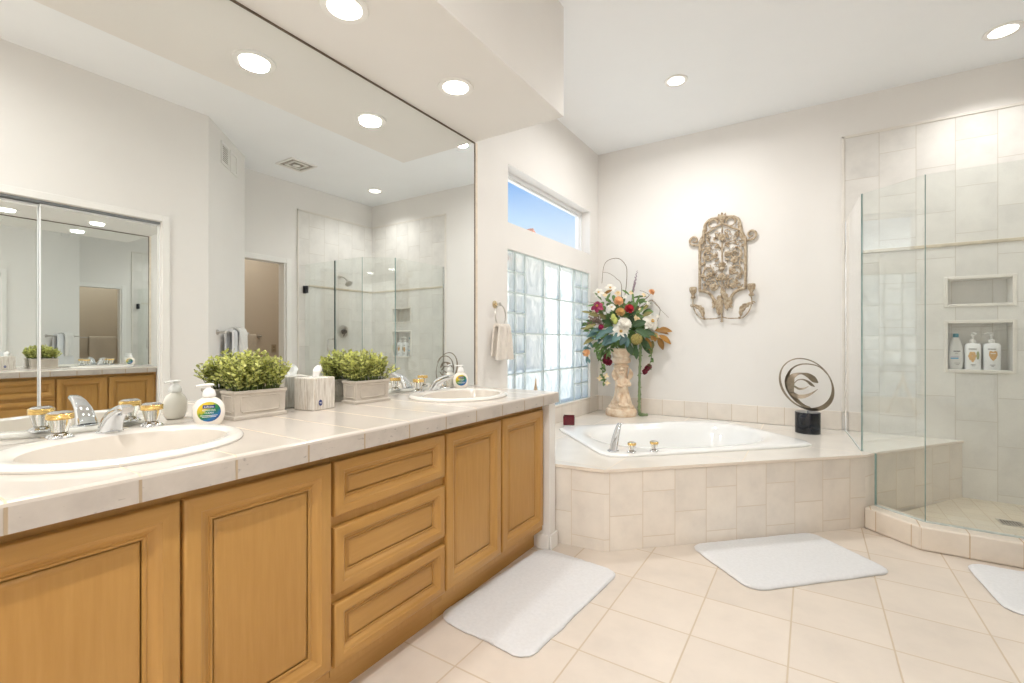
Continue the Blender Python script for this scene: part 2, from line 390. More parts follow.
mb.box(2.04, 2.06, YB - .018, YB, .60, TZ + .02); mb.box(2.04, XT, YB - .018, YB, TZ, TZ + .02)
mb.box(XT - .018, XT, 3.35, 3.372, 0, TZ + .02); mb.box(XT - .018, XT, 3.35, YB, TZ, TZ + .02)
struct('trim_5', mb, BULL, bevel=.004)
mb = MB(); mb.box(2.075, XT - .012, YB - .022, YB - .008, 1.828, 1.852); mb.box(XT - .022, XT - .008, 3.5, YB - .012, 1.828, 1.852)
struct('trim_6', mb, pmat('border_tile', srgb(206, 194, 172), .35, var=.08, scale=20), bevel=.005)

# ---------------------------------------------------------------- windows
def glass_blocks():
    fr = MB(); fr.box(-.12, -.012, GB[0], GB[0] + .006, GB[2], GB[3]); 
    cols = [(2.805, 2.947, 8), (2.947, 3.09, 8), (3.09, 3.387, 4), (3.387, 3.684, 4), (3.684, 3.981, 4), (3.981, 4.138, 8), (4.138, 4.295, 8)]
    m = MB(); root = None
    H = GB[3] - GB[2]
    w = MB(); w.box(-.11, -.03, GB[0], GB[1], GB[2], GB[2] + .004)
    gr = MB()
    ys = [c[0] for c in cols] + [GB[1]]
    for y in ys: gr.box(-.05, -.022, max(GB[0], y - .0045), min(GB[1], y + .0045), GB[2], GB[3])
    for c0, c1, n in cols:
        for k in range(n + 1):
            z = GB[2] + H * k / n; gr.box(-.0495, -.022, c0 + .0045, c1 - .0045, max(GB[2], z - .0045), min(GB[3], z + .0045))
    root = gr.build('window_1', MORTAR); root['kind'] = 'structure'
    for c0, c1, n in cols:
        for k in range(n):
            z0 = GB[2] + H * k / n + .0046; z1 = GB[2] + H * (k + 1) / n - .0046; y0 = c0 + .0046; y1 = c1 - .0046
            b = MB()                                  # pillowed pressed-glass face
            nx, nz = (10, 10); 
            V = []; F = []
            for i in range(nx + 1):
                for j in range(nz + 1):
                    u, v = i / nx, j / nz; e = min(u, 1 - u, v, 1 - v)
                    d = .012 * (1 - (1 - min(1, e / .12)) ** 2)
                    V.append((-.03 + d, y0 + (y1 - y0) * u, z0 + (z1 - z0) * v))
            for i in range(nx):
                for j in range(nz): q = i * (nz + 1) + j; F.append((q, q + 1, q + nz + 2, q + nz + 1))
            b.add(V, F, 0, True); b.build('pane', BLOCK, root)
glass_blocks()
W = MB()
f0, f1 = -.135, -.095
def rect_frame(m, x0, x1, y0, y1, z0, z1, w):
    m.box(x0, x1, y0, y0 + w, z0, z1); m.box(x0, x1, y1 - w, y1, z0, z1); m.box(x0, x1, y0 + w, y1 - w, z0, z0 + w); m.box(x0, x1, y0 + w, y1 - w, z1 - w, z1)
rect_frame(W, -.15, -.085, UW[0], UW[1], UW[2], UW[3], .028); rect_frame(W, -.135, -.1, UW[0] + .028, UW[1] - .028, UW[2] + .028, UW[3] - .028, .018)
wn2 = struct('window_2', W, VINYL, bevel=.003)
gp = MB().box(-.121, -.117, UW[0] + .04, UW[1] - .04, UW[2] + .04, UW[3] - .04).build('pane', WINGLASS, wn2)
mb = MB(); mb.box(-.02, .012, GB[0] - .005, YB, .585, .603)
struct('trim_7', mb, SPLASHT, bevel=.005)
# outdoors, seen only through the high window and blurred by the blocks
struct('ground', MB().box(-30, -.17, -15, 22, -.3, -.15), pmat('pale_paving', srgb(225, 222, 215), .9, var=.02, scale=2))
nb = thing('neighbour_house', 'distant house outside with a terracotta roof tip showing in the high window', 'house', (-8.5, 19.0, -.15))
MB().box(-10.4, -9.1, 18.8, 20.2, -.15, 5.1).build('wall', pmat('stucco', srgb(226, 214, 198), .9), nb)
MB().add([(-10.6, 18.6, 5.1), (-8.9, 18.6, 5.1), (-8.9, 20.4, 5.1), (-10.6, 20.4, 5.1), (-9.95, 19.5, 6.62), (-9.45, 19.5, 6.62)],
         [(0, 1, 5, 4), (1, 2, 5), (2, 3, 4, 5), (3, 0, 4), (3, 2, 1, 0)]).build('roof', pmat('terracotta', srgb(214, 140, 110), .85, var=.12, scale=3), nb)

# ---------------------------------------------------------------- downlights
def downlight(label, x, y, z, watts, group, r=.075, colr=(1, .985, .965), spread=170):
    t = thing('recessed_downlight', label, 'ceiling light', (x, y, z), 0, group)
    MB().lathe([(r * .80, -.001), (r * .84, -.006), (r * 1.12, -.007), (r * 1.16, -.003), (r * 1.16, 0)], (x, y, z), 32).build('trim_ring', TRIM, t)
    MB().lathe([(r * .8, -.0062), (r * .6, -.010), (.001, -.012)], (x, y, z), 32).build('lens', LAMP, t)
    ld = bpy.data.lights.new('lamp', 'AREA'); ld.shape = 'DISK'; ld.size = r * 1.5; ld.energy = watts; ld.color = colr; ld.spread = rad(spread)
    lo = bpy.data.objects.new('lamp', ld); COL.objects.link(lo); lo.parent = t; lo.location = (0, 0, -.02)
    return t
downlight('recessed light in the soffit nearest the top edge of the photo', .325, 1.163, ZS, LIGHT_SOFFIT, 'downlights in the vanity soffit', .078)
downlight('recessed light in the soffit near the end above the mirror corner', .325, 1.83, ZS, LIGHT_SOFFIT, 'downlights in the vanity soffit', .078)
downlight('recessed light in the soffit above the near sink, behind the visible two', .325, .49, ZS, LIGHT_SOFFIT * .65, 'downlights in the vanity soffit', .078)
downlight('recessed light in the ceiling above the bathtub', 1.005, 3.52, ZC, LIGHT_CEIL * .8, 'downlights in the high ceiling', .07)
downlight('recessed light in the ceiling above the shower', 2.83, 4.04, ZC, LIGHT_CEIL * .26, 'downlights in the high ceiling', .08, spread=130)
downlight('added fill light recessed in the ceiling over the middle of the floor behind the camera', 1.5, .0, ZC, LIGHT_CEIL, 'downlights in the high ceiling', .07)  # unseen fill lamp, added to even out the room's light
downlight('added brightening light in the toilet room ceiling beyond the doorway', 4.1, 3.1, ZC, LIGHT_CEIL * .5, 'downlights in the high ceiling', .07)  # added lamp that lifts the dim side room; no fixture visible there
downlight('added fill light recessed in the ceiling by the rear wall', 1.5, -1.2, ZC, LIGHT_CEIL, 'downlights in the high ceiling', .07)  # second added fill lamp, out of view behind the camera

# ---------------------------------------------------------------- vanity cabinets
XFACE = .601
RINGS_F = [(0, -.022), (0, -.006), (.003, -.0018), (.008, 0), (.0365, 0), (.0385, -.0025), (.042, -.004), (.051, -.0100), (.0590, -.0180), (.0615, -.0180), (.0635, -.0155), (.068, -.0160), (.0705, -.0195)]
RINGS_P = [(.0706, -.0205), (.0725, -.0205), (.0760, -.0165), (.081, -.0145), (.086, -.0140)]
def rings_mesh(y0, y1, z0, z1, rings, k, fill):
    m = MB(); vs = []; fs = []; mi = []
    for ins, dx in rings:
        i = ins * k; vs += [(XFACE + dx, y0 + i, z0 + i), (XFACE + dx, y1 - i, z0 + i), (XFACE + dx, y1 - i, z1 - i), (XFACE + dx, y0 + i, z1 - i)]
    for a in range(len(rings) - 1):
        for e in range(4):
            j = (e + 1) % 4; m_ = 1 if e in (0, 2) else 0
            fs.append(((a * 4 + e, a * 4 + j, (a + 1) * 4 + j, (a + 1) * 4 + e), m_))
    b = (len(rings) - 1) * 4
    if fill is not None: fs.append(((b, b + 1, b + 2, b + 3), fill))
    fs.append(((3, 2, 1, 0), 0))
    m.v = [Vector(v) for v in vs]; m.f = [list(f) for f, _ in fs]; m.mi = [q for _, q in fs]; m.sm = [False] * len(fs)
    if fill is None: m.f.pop(); m.mi.pop(); m.sm.pop()
    return m
def front(parent, name, y0, y1, z0, z1, k=1.0, horiz=False):
    d = rings_mesh(y0, y1, z0, z1, RINGS_F, k, None).build(name, [WOODV, WOODH], parent)
    rings_mesh(y0, y1, z0, z1, RINGS_P, k, 1 if horiz else 0).build('raised_panel', [WOODV, WOODH], d)
    return d
def cabinet(name, label, y0, y1, group=None):
    t = thing(name, label, 'cabinet', (.3, (y0 + y1) / 2, 0), 0, group)
    m = MB(); X0, X1, A, B = .02, XFACE - .0225, y0 + .0005, y1 - .0005
    m.box(X1 - .018, X1, A, B, .105, .808); m.box(X0, X1 - .018, A, A + .016, .105, .808); m.box(X0, X1 - .018, B - .016, B, .105, .808)
    m.box(X0, X1 - .018, A + .016, B - .016, .105, .12); m.box(X0, X0 + .006, A + .016, B - .016, .12, .808)
    m.build('body', WOODV, t)
    MB().box(.02, .525, y0 + .0005, y1 - .0005, 0, .104).build('toe_kick', WOODH, t)
    return t
c1 = cabinet('vanity_cabinet', 'maple sink cabinet with two raised-panel doors at the left edge of the photo', .085, .911)
front(c1, 'door', .09, .499, .142, .778); front(c1, 'door', .505, .906, .142, .778)
c2 = cabinet('drawer_cabinet', 'maple cabinet with three stacked drawers in the middle of the vanity', .912, 1.436)
front(c2, 'drawer', .917, 1.431, .607, .778, .82, True); front(c2, 'drawer', .917, 1.431, .367, .572, .82, True); front(c2, 'drawer', .917, 1.431, .140, .335, .82, True)
c3 = cabinet('vanity_cabinet', 'maple sink cabinet with two tall raised-panel doors beside the end wall and bathtub', 1.437, 2.273)
front(c3, 'door', 1.444, 1.834, .142, .778); front(c3, 'door', 1.850, 2.247, .142, .778)
c0 = cabinet('vanity_cabinet', 'maple vanity cabinet continuing past the left edge of the photo', -.9, .084)
front(c0, 'door', -.41, .078, .142, .778)

# ---------------------------------------------------------------- countertop with sinks
S1 = (.305, .497); S2 = (.305, 1.880); SA, SB = .224, .254        # cut-out half axes
CX1, CY0, CY1, CZ = .643, -.9, 2.348, .869
def hit_poly(c, ang, poly):
    dx, dy = cos(ang), sin(ang); best = None
    for i in range(len(poly)):
        (x0, y0), (x1, y1) = poly[i], poly[(i + 1) % len(poly)]
        ex, ey = x1 - x0, y1 - y0; den = dx * ey - dy * ex
        if abs(den) < 1e-12: continue
        t = ((x0 - c[0]) * ey - (y0 - c[1]) * ex) / den; u = ((x0 - c[0]) * dy - (y0 - c[1]) * dx) / den
        if t > 1e-9 and -1e-9 <= u <= 1 + 1e-9 and (best is None or t < best): best = t
    return (c[0] + dx * best, c[1] + dy * best)
def holed(mb, poly, c, a, b, z0, z1, rot=0, n=72, mi=0, power=2):
    """plate: polygon with a (super)elliptic hole, top and bottom and the hole wall"""
    angs = sorted([2 * pi * i / n for i in range(n)] + [math.atan2(p[1] - c[1], p[0] - c[0]) % (2 * pi) for p in poly])
    angs = [x for i, x in enumerate(angs) if i == 0 or x - angs[i - 1] > 1e-4]; N = len(angs)
    V = []
    for t in angs:
        lt = t - rot; cc, ss = cos(lt), sin(lt); rr = (abs(cc / a) ** power + abs(ss / b) ** power) ** (-1 / power)
        h = (c[0] + rr * cos(t), c[1] + rr * sin(t)); o = hit_poly(c, t, poly)
        V += [(*o, z1), (*h, z1), (*h, z0), (*o, z0)]
    F = []
    for i in range(N):
        j = (i + 1) % N; F += [(4 * i, 4 * j, 4 * j + 1, 4 * i + 1), (4 * i + 1, 4 * j + 1, 4 * j + 2, 4 * i + 2), (4 * i + 2, 4 * j + 2, 4 * j + 3, 4 * i + 3)]
    mb.add(V, F, mi); return mb
ct = thing('countertop', 'long cream tiled vanity countertop with two oval cut-outs and grey tile edge', 'countertop', (.32, .7, .81))
m = MB(); XI = CX1 - .012
prev = CY0
for S in (S1, S2):
    ya, yb = S[1] - .30, S[1] + .30
    m.add([(0, prev, CZ), (XI, prev, CZ), (XI, ya, CZ), (0, ya, CZ)], [(0, 1, 2, 3)])
    holed(m, [(0, ya), (XI, ya), (XI, yb), (0, yb)], S, SA, SB, CZ - .05, CZ); prev = yb
m.add([(0, prev, CZ), (XI, prev, CZ), (XI, CY1 - .012, CZ), (0, CY1 - .012, CZ)], [(0, 1, 2, 3)])
m.build('tile_top', CTOP, ct)
m = MB()
prof = [(XI, CZ), (CX1 - .006, CZ - .001), (CX1 - .001, CZ - .005), (CX1, CZ - .011)]
m.loft([[(x, CY0, z) for x, z in prof], [(x - 0, CY1 - .012 + (x - XI), z) for x, z in prof]], False, False, False)
pe = [(XI, CZ), (CX1 - .006, CZ - .001), (CX1 - .001, CZ - .005), (CX1, CZ - .011)]
m.loft([[(0, CY1 - .012 + (x - XI), z) for x, z in pe], [(x, CY1 - .012 + (x - XI), z) for x, z in pe]], False, False, False)
m.build('bullnose_edge', CTOP, ct)
m = MB()
m.add([(CX1, CY0, CZ - .011), (CX1, CY1, CZ - .011), (CX1, CY1, .8095), (CX1, CY0, .8095), (0, CY1, CZ - .011), (0, CY1, .8095), (CX1 - .03, CY0, .8095), (CX1 - .03, CY1 - .03, .8095), (0, CY1 - .03, .8095)],
      [(0, 1, 2, 3), (1, 4, 5, 2), (3, 2, 7, 6), (2, 5, 8, 7)])
m.build('front_edge', CEDGE, ct)

def sink(label, c):
    t = thing('oval_sink', label, 'sink', (c[0], c[1], CZ))
    def ell(dx, a, b, z, n=64): return [(c[0] + dx + a * cos(2 * pi * i / n), c[1] + b * sin(2 * pi * i / n), CZ + z) for i in range(n)]
    R = [ell(0, .240, .268, .0004), ell(0, .2415, .2695, .006), ell(0, .237, .265, .013), ell(0, .230, .258, .0165), ell(0, .223, .250, .0165)]
    R += [ell(.020, .188, .226, .0150), ell(.026, .178, .218, .0105)]
    m = MB().loft(R, True, False, False); m.build('rim', PORC, t)
    R = [ell(.026, .178, .218, .0105), ell(.027, .171, .211, -.005), ell(.028, .160, .200, -.045), ell(.028, .145, .185, -.09), ell(.028, .105, .135, -.122), ell(.028, .05, .065, -.137), ell(.028, .022, .022, -.140)]
    MB().loft(R, True, False, True).build('bowl', BASIN, t)
    MB().lathe([(.024, -.139), (.024, -.135), (.016, -.134), (.012, -.137), (.002, -.137)], (c[0] + .028, c[1], CZ), 20).build('drain', CHROME, t)
sink('cream oval sink at the near left end of the counter', S1)
sink('white oval sink at the far end of the counter by the towel ring', S2)

def handle(t, x, y, z, s=1.0):
    base = MB()
    for k in range(4):
        a = pi / 4 + k * pi / 2; cx, cy_ = x + .019 * cos(a) * s, y + .019 * sin(a) * s
        base.lathe([(.017 * s, 0), (.017 * s, .003 * s), (.012 * s, .009 * s), (.004 * s, .013 * s)], (cx, cy_, z), 14)
    base.lathe([(.018 * s, 0), (.018 * s, .01 * s), (.013 * s, .018 * s)], (x, y, z), 20)
    base.tube([(x, y, z + .01 * s), (x, y, z + .06 * s)], .006 * s, 10)
    h = base.build('handle', CHROME, t)
    MB().lathe([(.0185 * s, .015 * s), (.021 * s, .025 * s), (.0265 * s, .045 * s), (.0285 * s, .058 * s), (.010 * s, .0585 * s), (.008 * s, .016 * s)], (x, y, z), 12, smooth=False).build('crystal_body', CRYSTAL, h)
    g = [(.0305, .056), (.0330, .0575), (.0335, .060), (.0322, .0625), (.0338, .0655), (.0322, .068), (.0337, .071), (.0318, .074), (.031, .0745)]
    MB().lathe([(.028 * s, .0565 * s)] + [(r * s, q * s) for r, q in g] + [(.027 * s, .0745 * s)], (x, y, z), 28).build('gold_band', GOLD, h)
    MB().lathe([(.0285 * s, .0735 * s), (.0285 * s, .077 * s), (.022 * s, .080 * s), (.001, .081 * s)], (x, y, z), 24).build('cap', CHROME, h)
def spout_mesh(p0, path, ws, hs, axis):
    """swept rounded-rectangle spout: path of (forward, up), widths and thicknesses"""
    m = MB(); rings = []; side = Vector((-axis.y, axis.x, 0)); n = len(path)
    for i, (f, u) in enumerate(path):
        a = path[max(i - 1, 0)]; b = path[min(i + 1, n - 1)]; t = Vector((b[0] - a[0], b[1] - a[1])).normalized(); nv = Vector((-t.y, t.x))
        ring = []
        for k in range(16):
            th = 2 * pi * k / 16; cx = abs(cos(th)) ** .6 * (1 if cos(th) >= 0 else -1); sy = abs(sin(th)) ** .6 * (1 if sin(th) >= 0 else -1)
            q = nv * (sy * hs[i]); w = ws[i] * cx
            ring.append(Vector(p0) + axis * (f + q.x) + Vector((0, 0, u + q.y)) + side * w)
        rings.append(ring)
    return m.loft(rings)
def faucet(label, y, xb=.104, group=None):
    z = CZ + .0165
    t = thing('sink_faucet', label, 'faucet', (xb, y, z))
    sp = spout_mesh((xb, y, z), [(0, 0), (.004, .010), (.016, .028), (.036, .047), (.064, .062), (.096, .073), (.122, .077), (.132, .074)],
                    [.027, .027, .0245, .022, .019, .0165, .015, .0135], [.024, .0235, .021, .019, .016, .0135, .0115, .0085], Vector((1, 0, 0)))
    sp.build('spout', CHROME, t)
    MB().lathe([(.030, 0), (.030, .003), (.026, .005)], (xb + .0, y, z), 24, 1.05, 1.1).build('base_plate', CHROME, t)
    handle(t, xb - .012, y - .105, z, .9); handle(t, xb - .012, y + .108, z, .9)
faucet('chrome faucet with crystal and gold handles behind the near sink', S1[1] + .018)
faucet('chrome faucet with crystal and gold handles behind the far sink', S2[1] + .030)

# ---------------------------------------------------------------- vanity mirror
vm = thing('vanity_mirror', 'huge frameless wall mirror above the vanity from counter to soffit', 'mirror', (0, 1.0, CZ))
MB().box(.001, .006, -1.2, 2.405, CZ + .001, ZS - .008).build('mirror_pane', MIRROR, vm)
m = MB(); m.box(.0005, .009, -1.2, 2.412, ZS - .0085, ZS - .0005); m.box(.0005, .009, 2.405, 2.412, CZ + .001, ZS - .0005)
m.build('edge_channel', pmat('dark_channel', srgb(112, 98, 84), .5, .3), vm)
struct('trim_8', MB().box(0, .012, 2.412, 2.432, CZ + .001, ZS), pmat('corner_bead', srgb(236, 224, 206), .5), bevel=.003)

# ---------------------------------------------------------------- bathtub deck, tub, splash
ZD = .452
DPOLY = [(.50, 2.370), (.885, 2.415), (2.118, 3.602), (2.165, 3.70), (2.735, YB - .013), (0, YB - .013), (0, 2.349), (.48, 2.349)]
r2 = math.sqrt(.5)
def st(s, n): return ((s - n) * r2, (s + n) * r2)         # along and across the diagonal
TC = st(3.20, 1.795); TL, TW = .76, .50                    # tub centre, half length, half width
dk = thing('tub_deck', 'cream tiled corner deck with a diagonal front around the bathtub', 'tub surround', (1.1, 3.4, 0))
m = MB(); hole = []
poly = DPOLY
# plate with rectangular rotated hole: split as a star around the tub centre
def plate_rect_hole(mb, poly, c, hl, hw, rot, z0, z1):
    R = Matrix.Rotation(rot, 2); hp = [tuple(Vector(c) + R @ Vector(p)) for p in ((-hl, -hw), (hl, -hw), (hl, hw), (-hl, hw))]
    angs = sorted([math.atan2(p[1] - c[1], p[0] - c[0]) % (2 * pi) for p in poly + hp]); angs = [a for i, a in enumerate(angs) if i == 0 or a - angs[i - 1] > 1e-5]
    V = []; F = []; N = len(angs)
    for a in angs: V += [(*hit_poly(c, a, poly), z1), (*hit_poly(c, a, hp), z1), (*hit_poly(c, a, hp), z0)]
    for i in range(N):
        j = (i + 1) % N; F += [(3 * i, 3 * j, 3 * j + 1, 3 * i + 1), (3 * i + 1, 3 * j + 1, 3 * j + 2, 3 * i + 2)]
    mb.add(V, F)
off = [(.50, 2.362), (.888, 2.407), (2.124, 3.598), (2.173, 3.697), (2.743, YB - .013), (.001, YB - .013), (.001, 2.352), (.48, 2.352)]
plate_rect_hole(m, off, TC, TL - .03, TW - .03, pi / 4, ZD - .04, ZD)
m.build('deck_top', DECKT, dk)
m = MB()
front_ = off[:5]; n = len(front_)
inset = DPOLY[:5]
m.loft([[(*p, ZD) for p in front_], [(p[0] * .75 + q[0] * .25 - 0, p[1] * .75 + q[1] * .25, ZD - .006) for p, q in zip(front_, [(.50, 2.353), (.892, 2.398), (2.131, 3.592), (2.181, 3.694), (2.751, YB - .013)])],
        [(*p, ZD - .016) for p in [(.50, 2.358), (.890, 2.403), (2.127, 3.596), (2.176, 3.6955), (2.746, YB - .013)]], [(*p, ZD - .020) for p in inset]], False, False, False)
m.build('bullnose_edge', pmat('deck_bullnose', srgb(231, 219, 205), .22, var=.03, scale=8), dk, ang=28)
m = MB(); m.loft([[(*p, .0005) for p in DPOLY[:5]], [(*p, ZD - .018) for p in DPOLY[:5]]], False, False, False, smooth=False)
m.build('front_skirt', TUBT, dk)
# splash row on both walls, up to the window sill on the left
m = MB(); m.box(.012, 2.04, YB - .012, YB, ZD + .001, .600)
struct('trim_9', m, SPLASHT, bevel=.003)
m = MB(); m.box(0, .012, 2.35, YB, ZD + .001, .584)
struct('trim_10', m, SPLASHT, bevel=.003)

tb = thing('bathtub', 'white acrylic drop-in bathtub set diagonally in the tiled deck', 'bathtub', (*TC, ZD))
def oval(hl, hw, z, dx=0, dy=0, n=72, pw=2.0):
    out = []
    for i in range(n):
        t = 2 * pi * i / n; c_, s_ = cos(t), sin(t); r = (abs(c_) ** pw + abs(s_) ** pw) ** (-1 / pw)
        x, y = hl * r * c_ + dx, hw * r * s_ + dy; out.append((TC[0] + (x - y) * r2, TC[1] + (x + y) * r2, ZD + z))
    return out
R = [oval(TL, TW, .001, pw=14), oval(TL, TW, .010, pw=14), oval(TL - .006, TW - .006, .017, pw=12), oval(TL - .02, TW - .02, .020, pw=10),
     oval(TL - .07, TW - .055, .020, .01, .0, pw=3.2), oval(TL - .10, TW - .075, .016, .015, .02, pw=2.5), oval(TL - .125, TW - .105, -.004, .02, .025, pw=2.3),
     oval(TL - .15, TW - .13, -.05, .02, .025, pw=2.3), oval(TL - .21, TW - .17, -.22, .02, .025, pw=2.4), oval(TL - .27, TW - .22, -.33, .02, .025, pw=2.5), oval(TL - .36, TW - .3, -.37, .02, .025, pw=2.5), oval(.05, .04, -.375, .02, .025)]
MB().loft(R, True, False, True).build('basin', ACRY, tb)
p = st(2.66, 1.80); MB().lathe([(.03, -.362), (.03, -.356), (.02, -.355), (.001, -.355)], (TC[0] - .10, TC[1] - .10, ZD), 20).build('drain', CHROME, tb)
q = st(3.20 + .60, 1.82)
def tub_spout():
    a = st(2.525, 1.385); ax = Vector((.35, .94, 0)).normalized()
    t = thing('tub_spout', 'tall chrome blade tub spout on the near left corner of the tub rim', 'tub spout', (*a, ZD + .021))
    spout_mesh((*a, ZD + .021), [(0, 0), (.008, .03), (.022, .075), (.038, .118), (.052, .150), (.062, .162), (.072, .164)], [.027, .0265, .024, .020, .016, .013, .012], [.015, .014, .012, .010, .008, .007, .004], ax).build('spout', CHROME, t)
    MB().lathe([(.036, 0), (.036, .004), (.030, .007)], (*a, ZD + .0205), 24).build('base_plate', CHROME, t)
tub_spout()
for (s_, n_, lb) in ((2.625, 1.335, 'left'), (2.775, 1.335, 'right')):
    a = st(s_, n_)
    t = thing('tub_tap', 'gold-banded crystal tub handle, ' + ('left one next to the chrome spout' if lb == 'left' else 'right one farther from the chrome spout'), 'tap handle', (*a, ZD + .0205), 0)
    handle(t, a[0], a[1], ZD + .0205, .78)

# ---------------------------------------------------------------- shower
ZSF = .05
struct('floor_shower', MB().prism([(2.16, 3.64), (2.36, 3.46), (XT - .012, 3.46), (XT - .012, YB - .012), (2.73, YB - .012)], .001, ZSF), SHFLT)
CO = [(2.112, 3.592), (2.342, 3.375), (XT - .001, 3.375)]; CI = [(2.19, 3.72), (2.40, 3.515), (XT - .001, 3.515)]
m = MB(); m.prism(CO + CI[::-1], .0005, .132); struct('trim_11', m, CURBT, bevel=.012, bseg=3)
ZG = 2.09
sh = thing('shower_enclosure', 'frameless clear glass shower screen of three fixed panels on the tiled curb', 'shower screen', (2.38, 3.47, .133))
def gpanel(mb, p, q, z0, z1, th=.010):
    p, q = Vector(p), Vector(q); d = (q - p).normalized(); nv = Vector((-d.y, d.x)) * th / 2
    mb.prism([tuple(p + nv), tuple(p - nv), tuple(q - nv), tuple(q + nv)], z0, z1); return mb
PA, PBk, PC, PD = (2.068, YB - .013), (2.109, 3.705), (2.378, 3.468), (2.825, 3.452)
PE = (XT - .035, 3.44)
gpanel(MB(), PA, PBk, ZD + .003, ZG).build('glass_panel', SHGLASS, sh)
d = (Vector(PC) - Vector(PBk)).normalized(); nk = Vector(PBk) + d * .085
m = MB()
nv = Vector((-d.y, d.x)) * .005
out2 = [(0, ZD + .003), (.085, ZD + .003), (.085, .134), ((Vector(PC) - Vector(PBk)).length, .134), ((Vector(PC) - Vector(PBk)).length, ZG), (0, ZG)]
V = [(*(Vector(PBk) + d * a_ + nv), z_) for a_, z_ in out2] + [(*(Vector(PBk) + d * a_ - nv), z_) for a_, z_ in out2]
m.add(V, [(0, 1, 2, 3, 4, 5), (11, 10, 9, 8, 7, 6)] + [(i, (i + 1) % 6, 6 + (i + 1) % 6, 6 + i) for i in range(6)])
m.build('notched_glass_panel', SHGLASS, sh)
gpanel(MB(), PC, PD, .134, ZG).build('glass_panel', SHGLASS, sh)
m = MB()
def edge(mb, p, z0, z1, w=.0085): mb.box(p[0] - w / 2, p[0] + w / 2, p[1] - w / 2, p[1] + w / 2, z0, z1)
edge(m, PBk, ZD + .003, ZG, .008); edge(m, tuple(nk), .134, ZD + .003, .0105); edge(m, PC, .134, ZG, .004); edge(m, (PD[0] - .003, PD[1]), .134, ZG, .004)
m.build('polished_edge', EDGEGL, sh)
m = MB()
gpanel(m, PA, PBk, ZD + .0005, ZD + .008, .016); gpanel(m, tuple(nk), PC, .1325, .140, .016); gpanel(m, PC, PD, .1325, .140, .016)
m.build('seal', pmat('clear_seal', srgb(206, 214, 212), .3), sh)
m = MB(); m.box(2.060, 2.079, YB - .030, YB - .0185, ZD + .003, ZG); m.build('wall_channel', CHROME, sh)
dr = thing('shower_door', 'hinged clear glass shower door beside the fixed panels, seen in the vanity mirror', 'shower door', (3.1, 3.446, .14))
gpanel(MB(), (PD[0] + .006, PD[1]), PE, .145, ZG).build('glass_panel', SHGLASS, dr)
m = MB(); edge(m, (PD[0] + .009, PD[1]), .145, ZG, .011); m.build('polished_edge', pmat('dark_glass_edge', srgb(70, 84, 84), .2), dr)
for z in (.38, 1.74):
    m = MB(); m.box(PE[0] - .045, PE[0] + .006, PE[1] - .012, PE[1] + .012, z, z + .09); m.box(XT - .03, XT - .019, PE[1] - .022, PE[1] + .022, z - .002, z + .092)
    m.build('hinge', DKCHR, dr, bevel=.002)
m = MB(); hx = PD[0] + .06
for sgn in (-1, 1):
    y0 = PD[1] + sgn * .006; y1 = PD[1] + sgn * .055
    pts = [(hx, y0, 1.03), (hx, y1 - sgn * .012, 1.03), (hx, y1, 1.042), (hx, y1, 1.168), (hx, y1 - sgn * .012, 1.18), (hx, y0, 1.18)]
    m.tube(pts, .008, 10)
m.build('handle', NICKEL, dr)
# shower valve, head, drain
t = thing('shower_valve', 'round chrome shower valve trim on the tiled shower side wall', 'shower valve', (XT - .012, 4.0, 1.28))
Mx = Matrix.Translation((XT - .0125, 4.0, 1.28)) @ Matrix.Rotation(rad(-90), 4, 'Y')
MB().lathe([(.085, 0), (.084, .006), (.070, .010), (.045, .012), (.001, .012)], (0, 0, 0), 36, M=Mx).build('plate', NICKEL, t)
m = MB().lathe([(.034, .012), (.032, .03), (.026, .045), (.024, .06), (.001, .062)], (0, 0, 0), 24, M=Mx)
m.tube([(XT - .065, 4.0, 1.28), (XT - .07, 3.98, 1.25), (XT - .075, 3.965, 1.215)], [.010, .008, .006], 10); m.build('lever', DKCHR, t)
t = thing('shower_sprayer', 'chrome shower head on a bent arm high on the tiled side wall', 'shower head', (XT - .012, 3.95, 2.0))
m = MB(); m.tube([(XT - .012, 3.95, 2.0), (XT - .06, 3.95, 2.0), (XT - .11, 3.95, 1.985), (XT - .16, 3.95, 1.945)], .010, 12); m.build('arm', NICKEL, t)
MB().lathe([(.030, 0), (.029, .005), (.012, .008)], (0, 0, 0), 24, M=Matrix.Translation((XT - .0125, 3.95, 2.0)) @ Matrix.Rotation(rad(-90), 4, 'Y')).build('flange', NICKEL, t)
Mh = Matrix.Translation((XT - .155, 3.95, 1.95)) @ Matrix.Rotation(rad(180 + 42), 4, 'Y')
MB().lathe([(.012, 0), (.014, .02), (.022, .035), (.048, .06), (.050, .07), (.045, .073), (.001, .072)], (0, 0, 0), 28, M=Mh).build('spray_face', NICKEL, t)
t = thing('shower_drain', 'square metal drain grate in the shower floor', 'drain', (2.86, 4.0, ZSF))
m = MB(); rect = (2.80, 2.91, 3.945, 4.055)
m.box(rect[0], rect[1], rect[2], rect[2] + .012, ZSF + .0005, ZSF + .004); m.box(rect[0], rect[1], rect[3] - .012, rect[3], ZSF + .0005, ZSF + .004)
m.box(rect[0], rect[0] + .012, rect[2] + .012, rect[3] - .012, ZSF + .0005, ZSF + .004); m.box(rect[1] - .012, rect[1], rect[2] + .012, rect[3] - .012, ZSF + .0005, ZSF + .004)
for k in range(6):
    x = rect[0] + .02 + k * .0135; m.box(x, x + .006, rect[2] + .012, rect[3] - .012, ZSF + .0005, ZSF + .0035)
m.build('grate', NICKEL, t); MB().box(rect[0] + .012, rect[1] - .012, rect[2] + .012, rect[3] - .012, ZSF + .0002, ZSF + .0008).build('well', DKCHR, t)

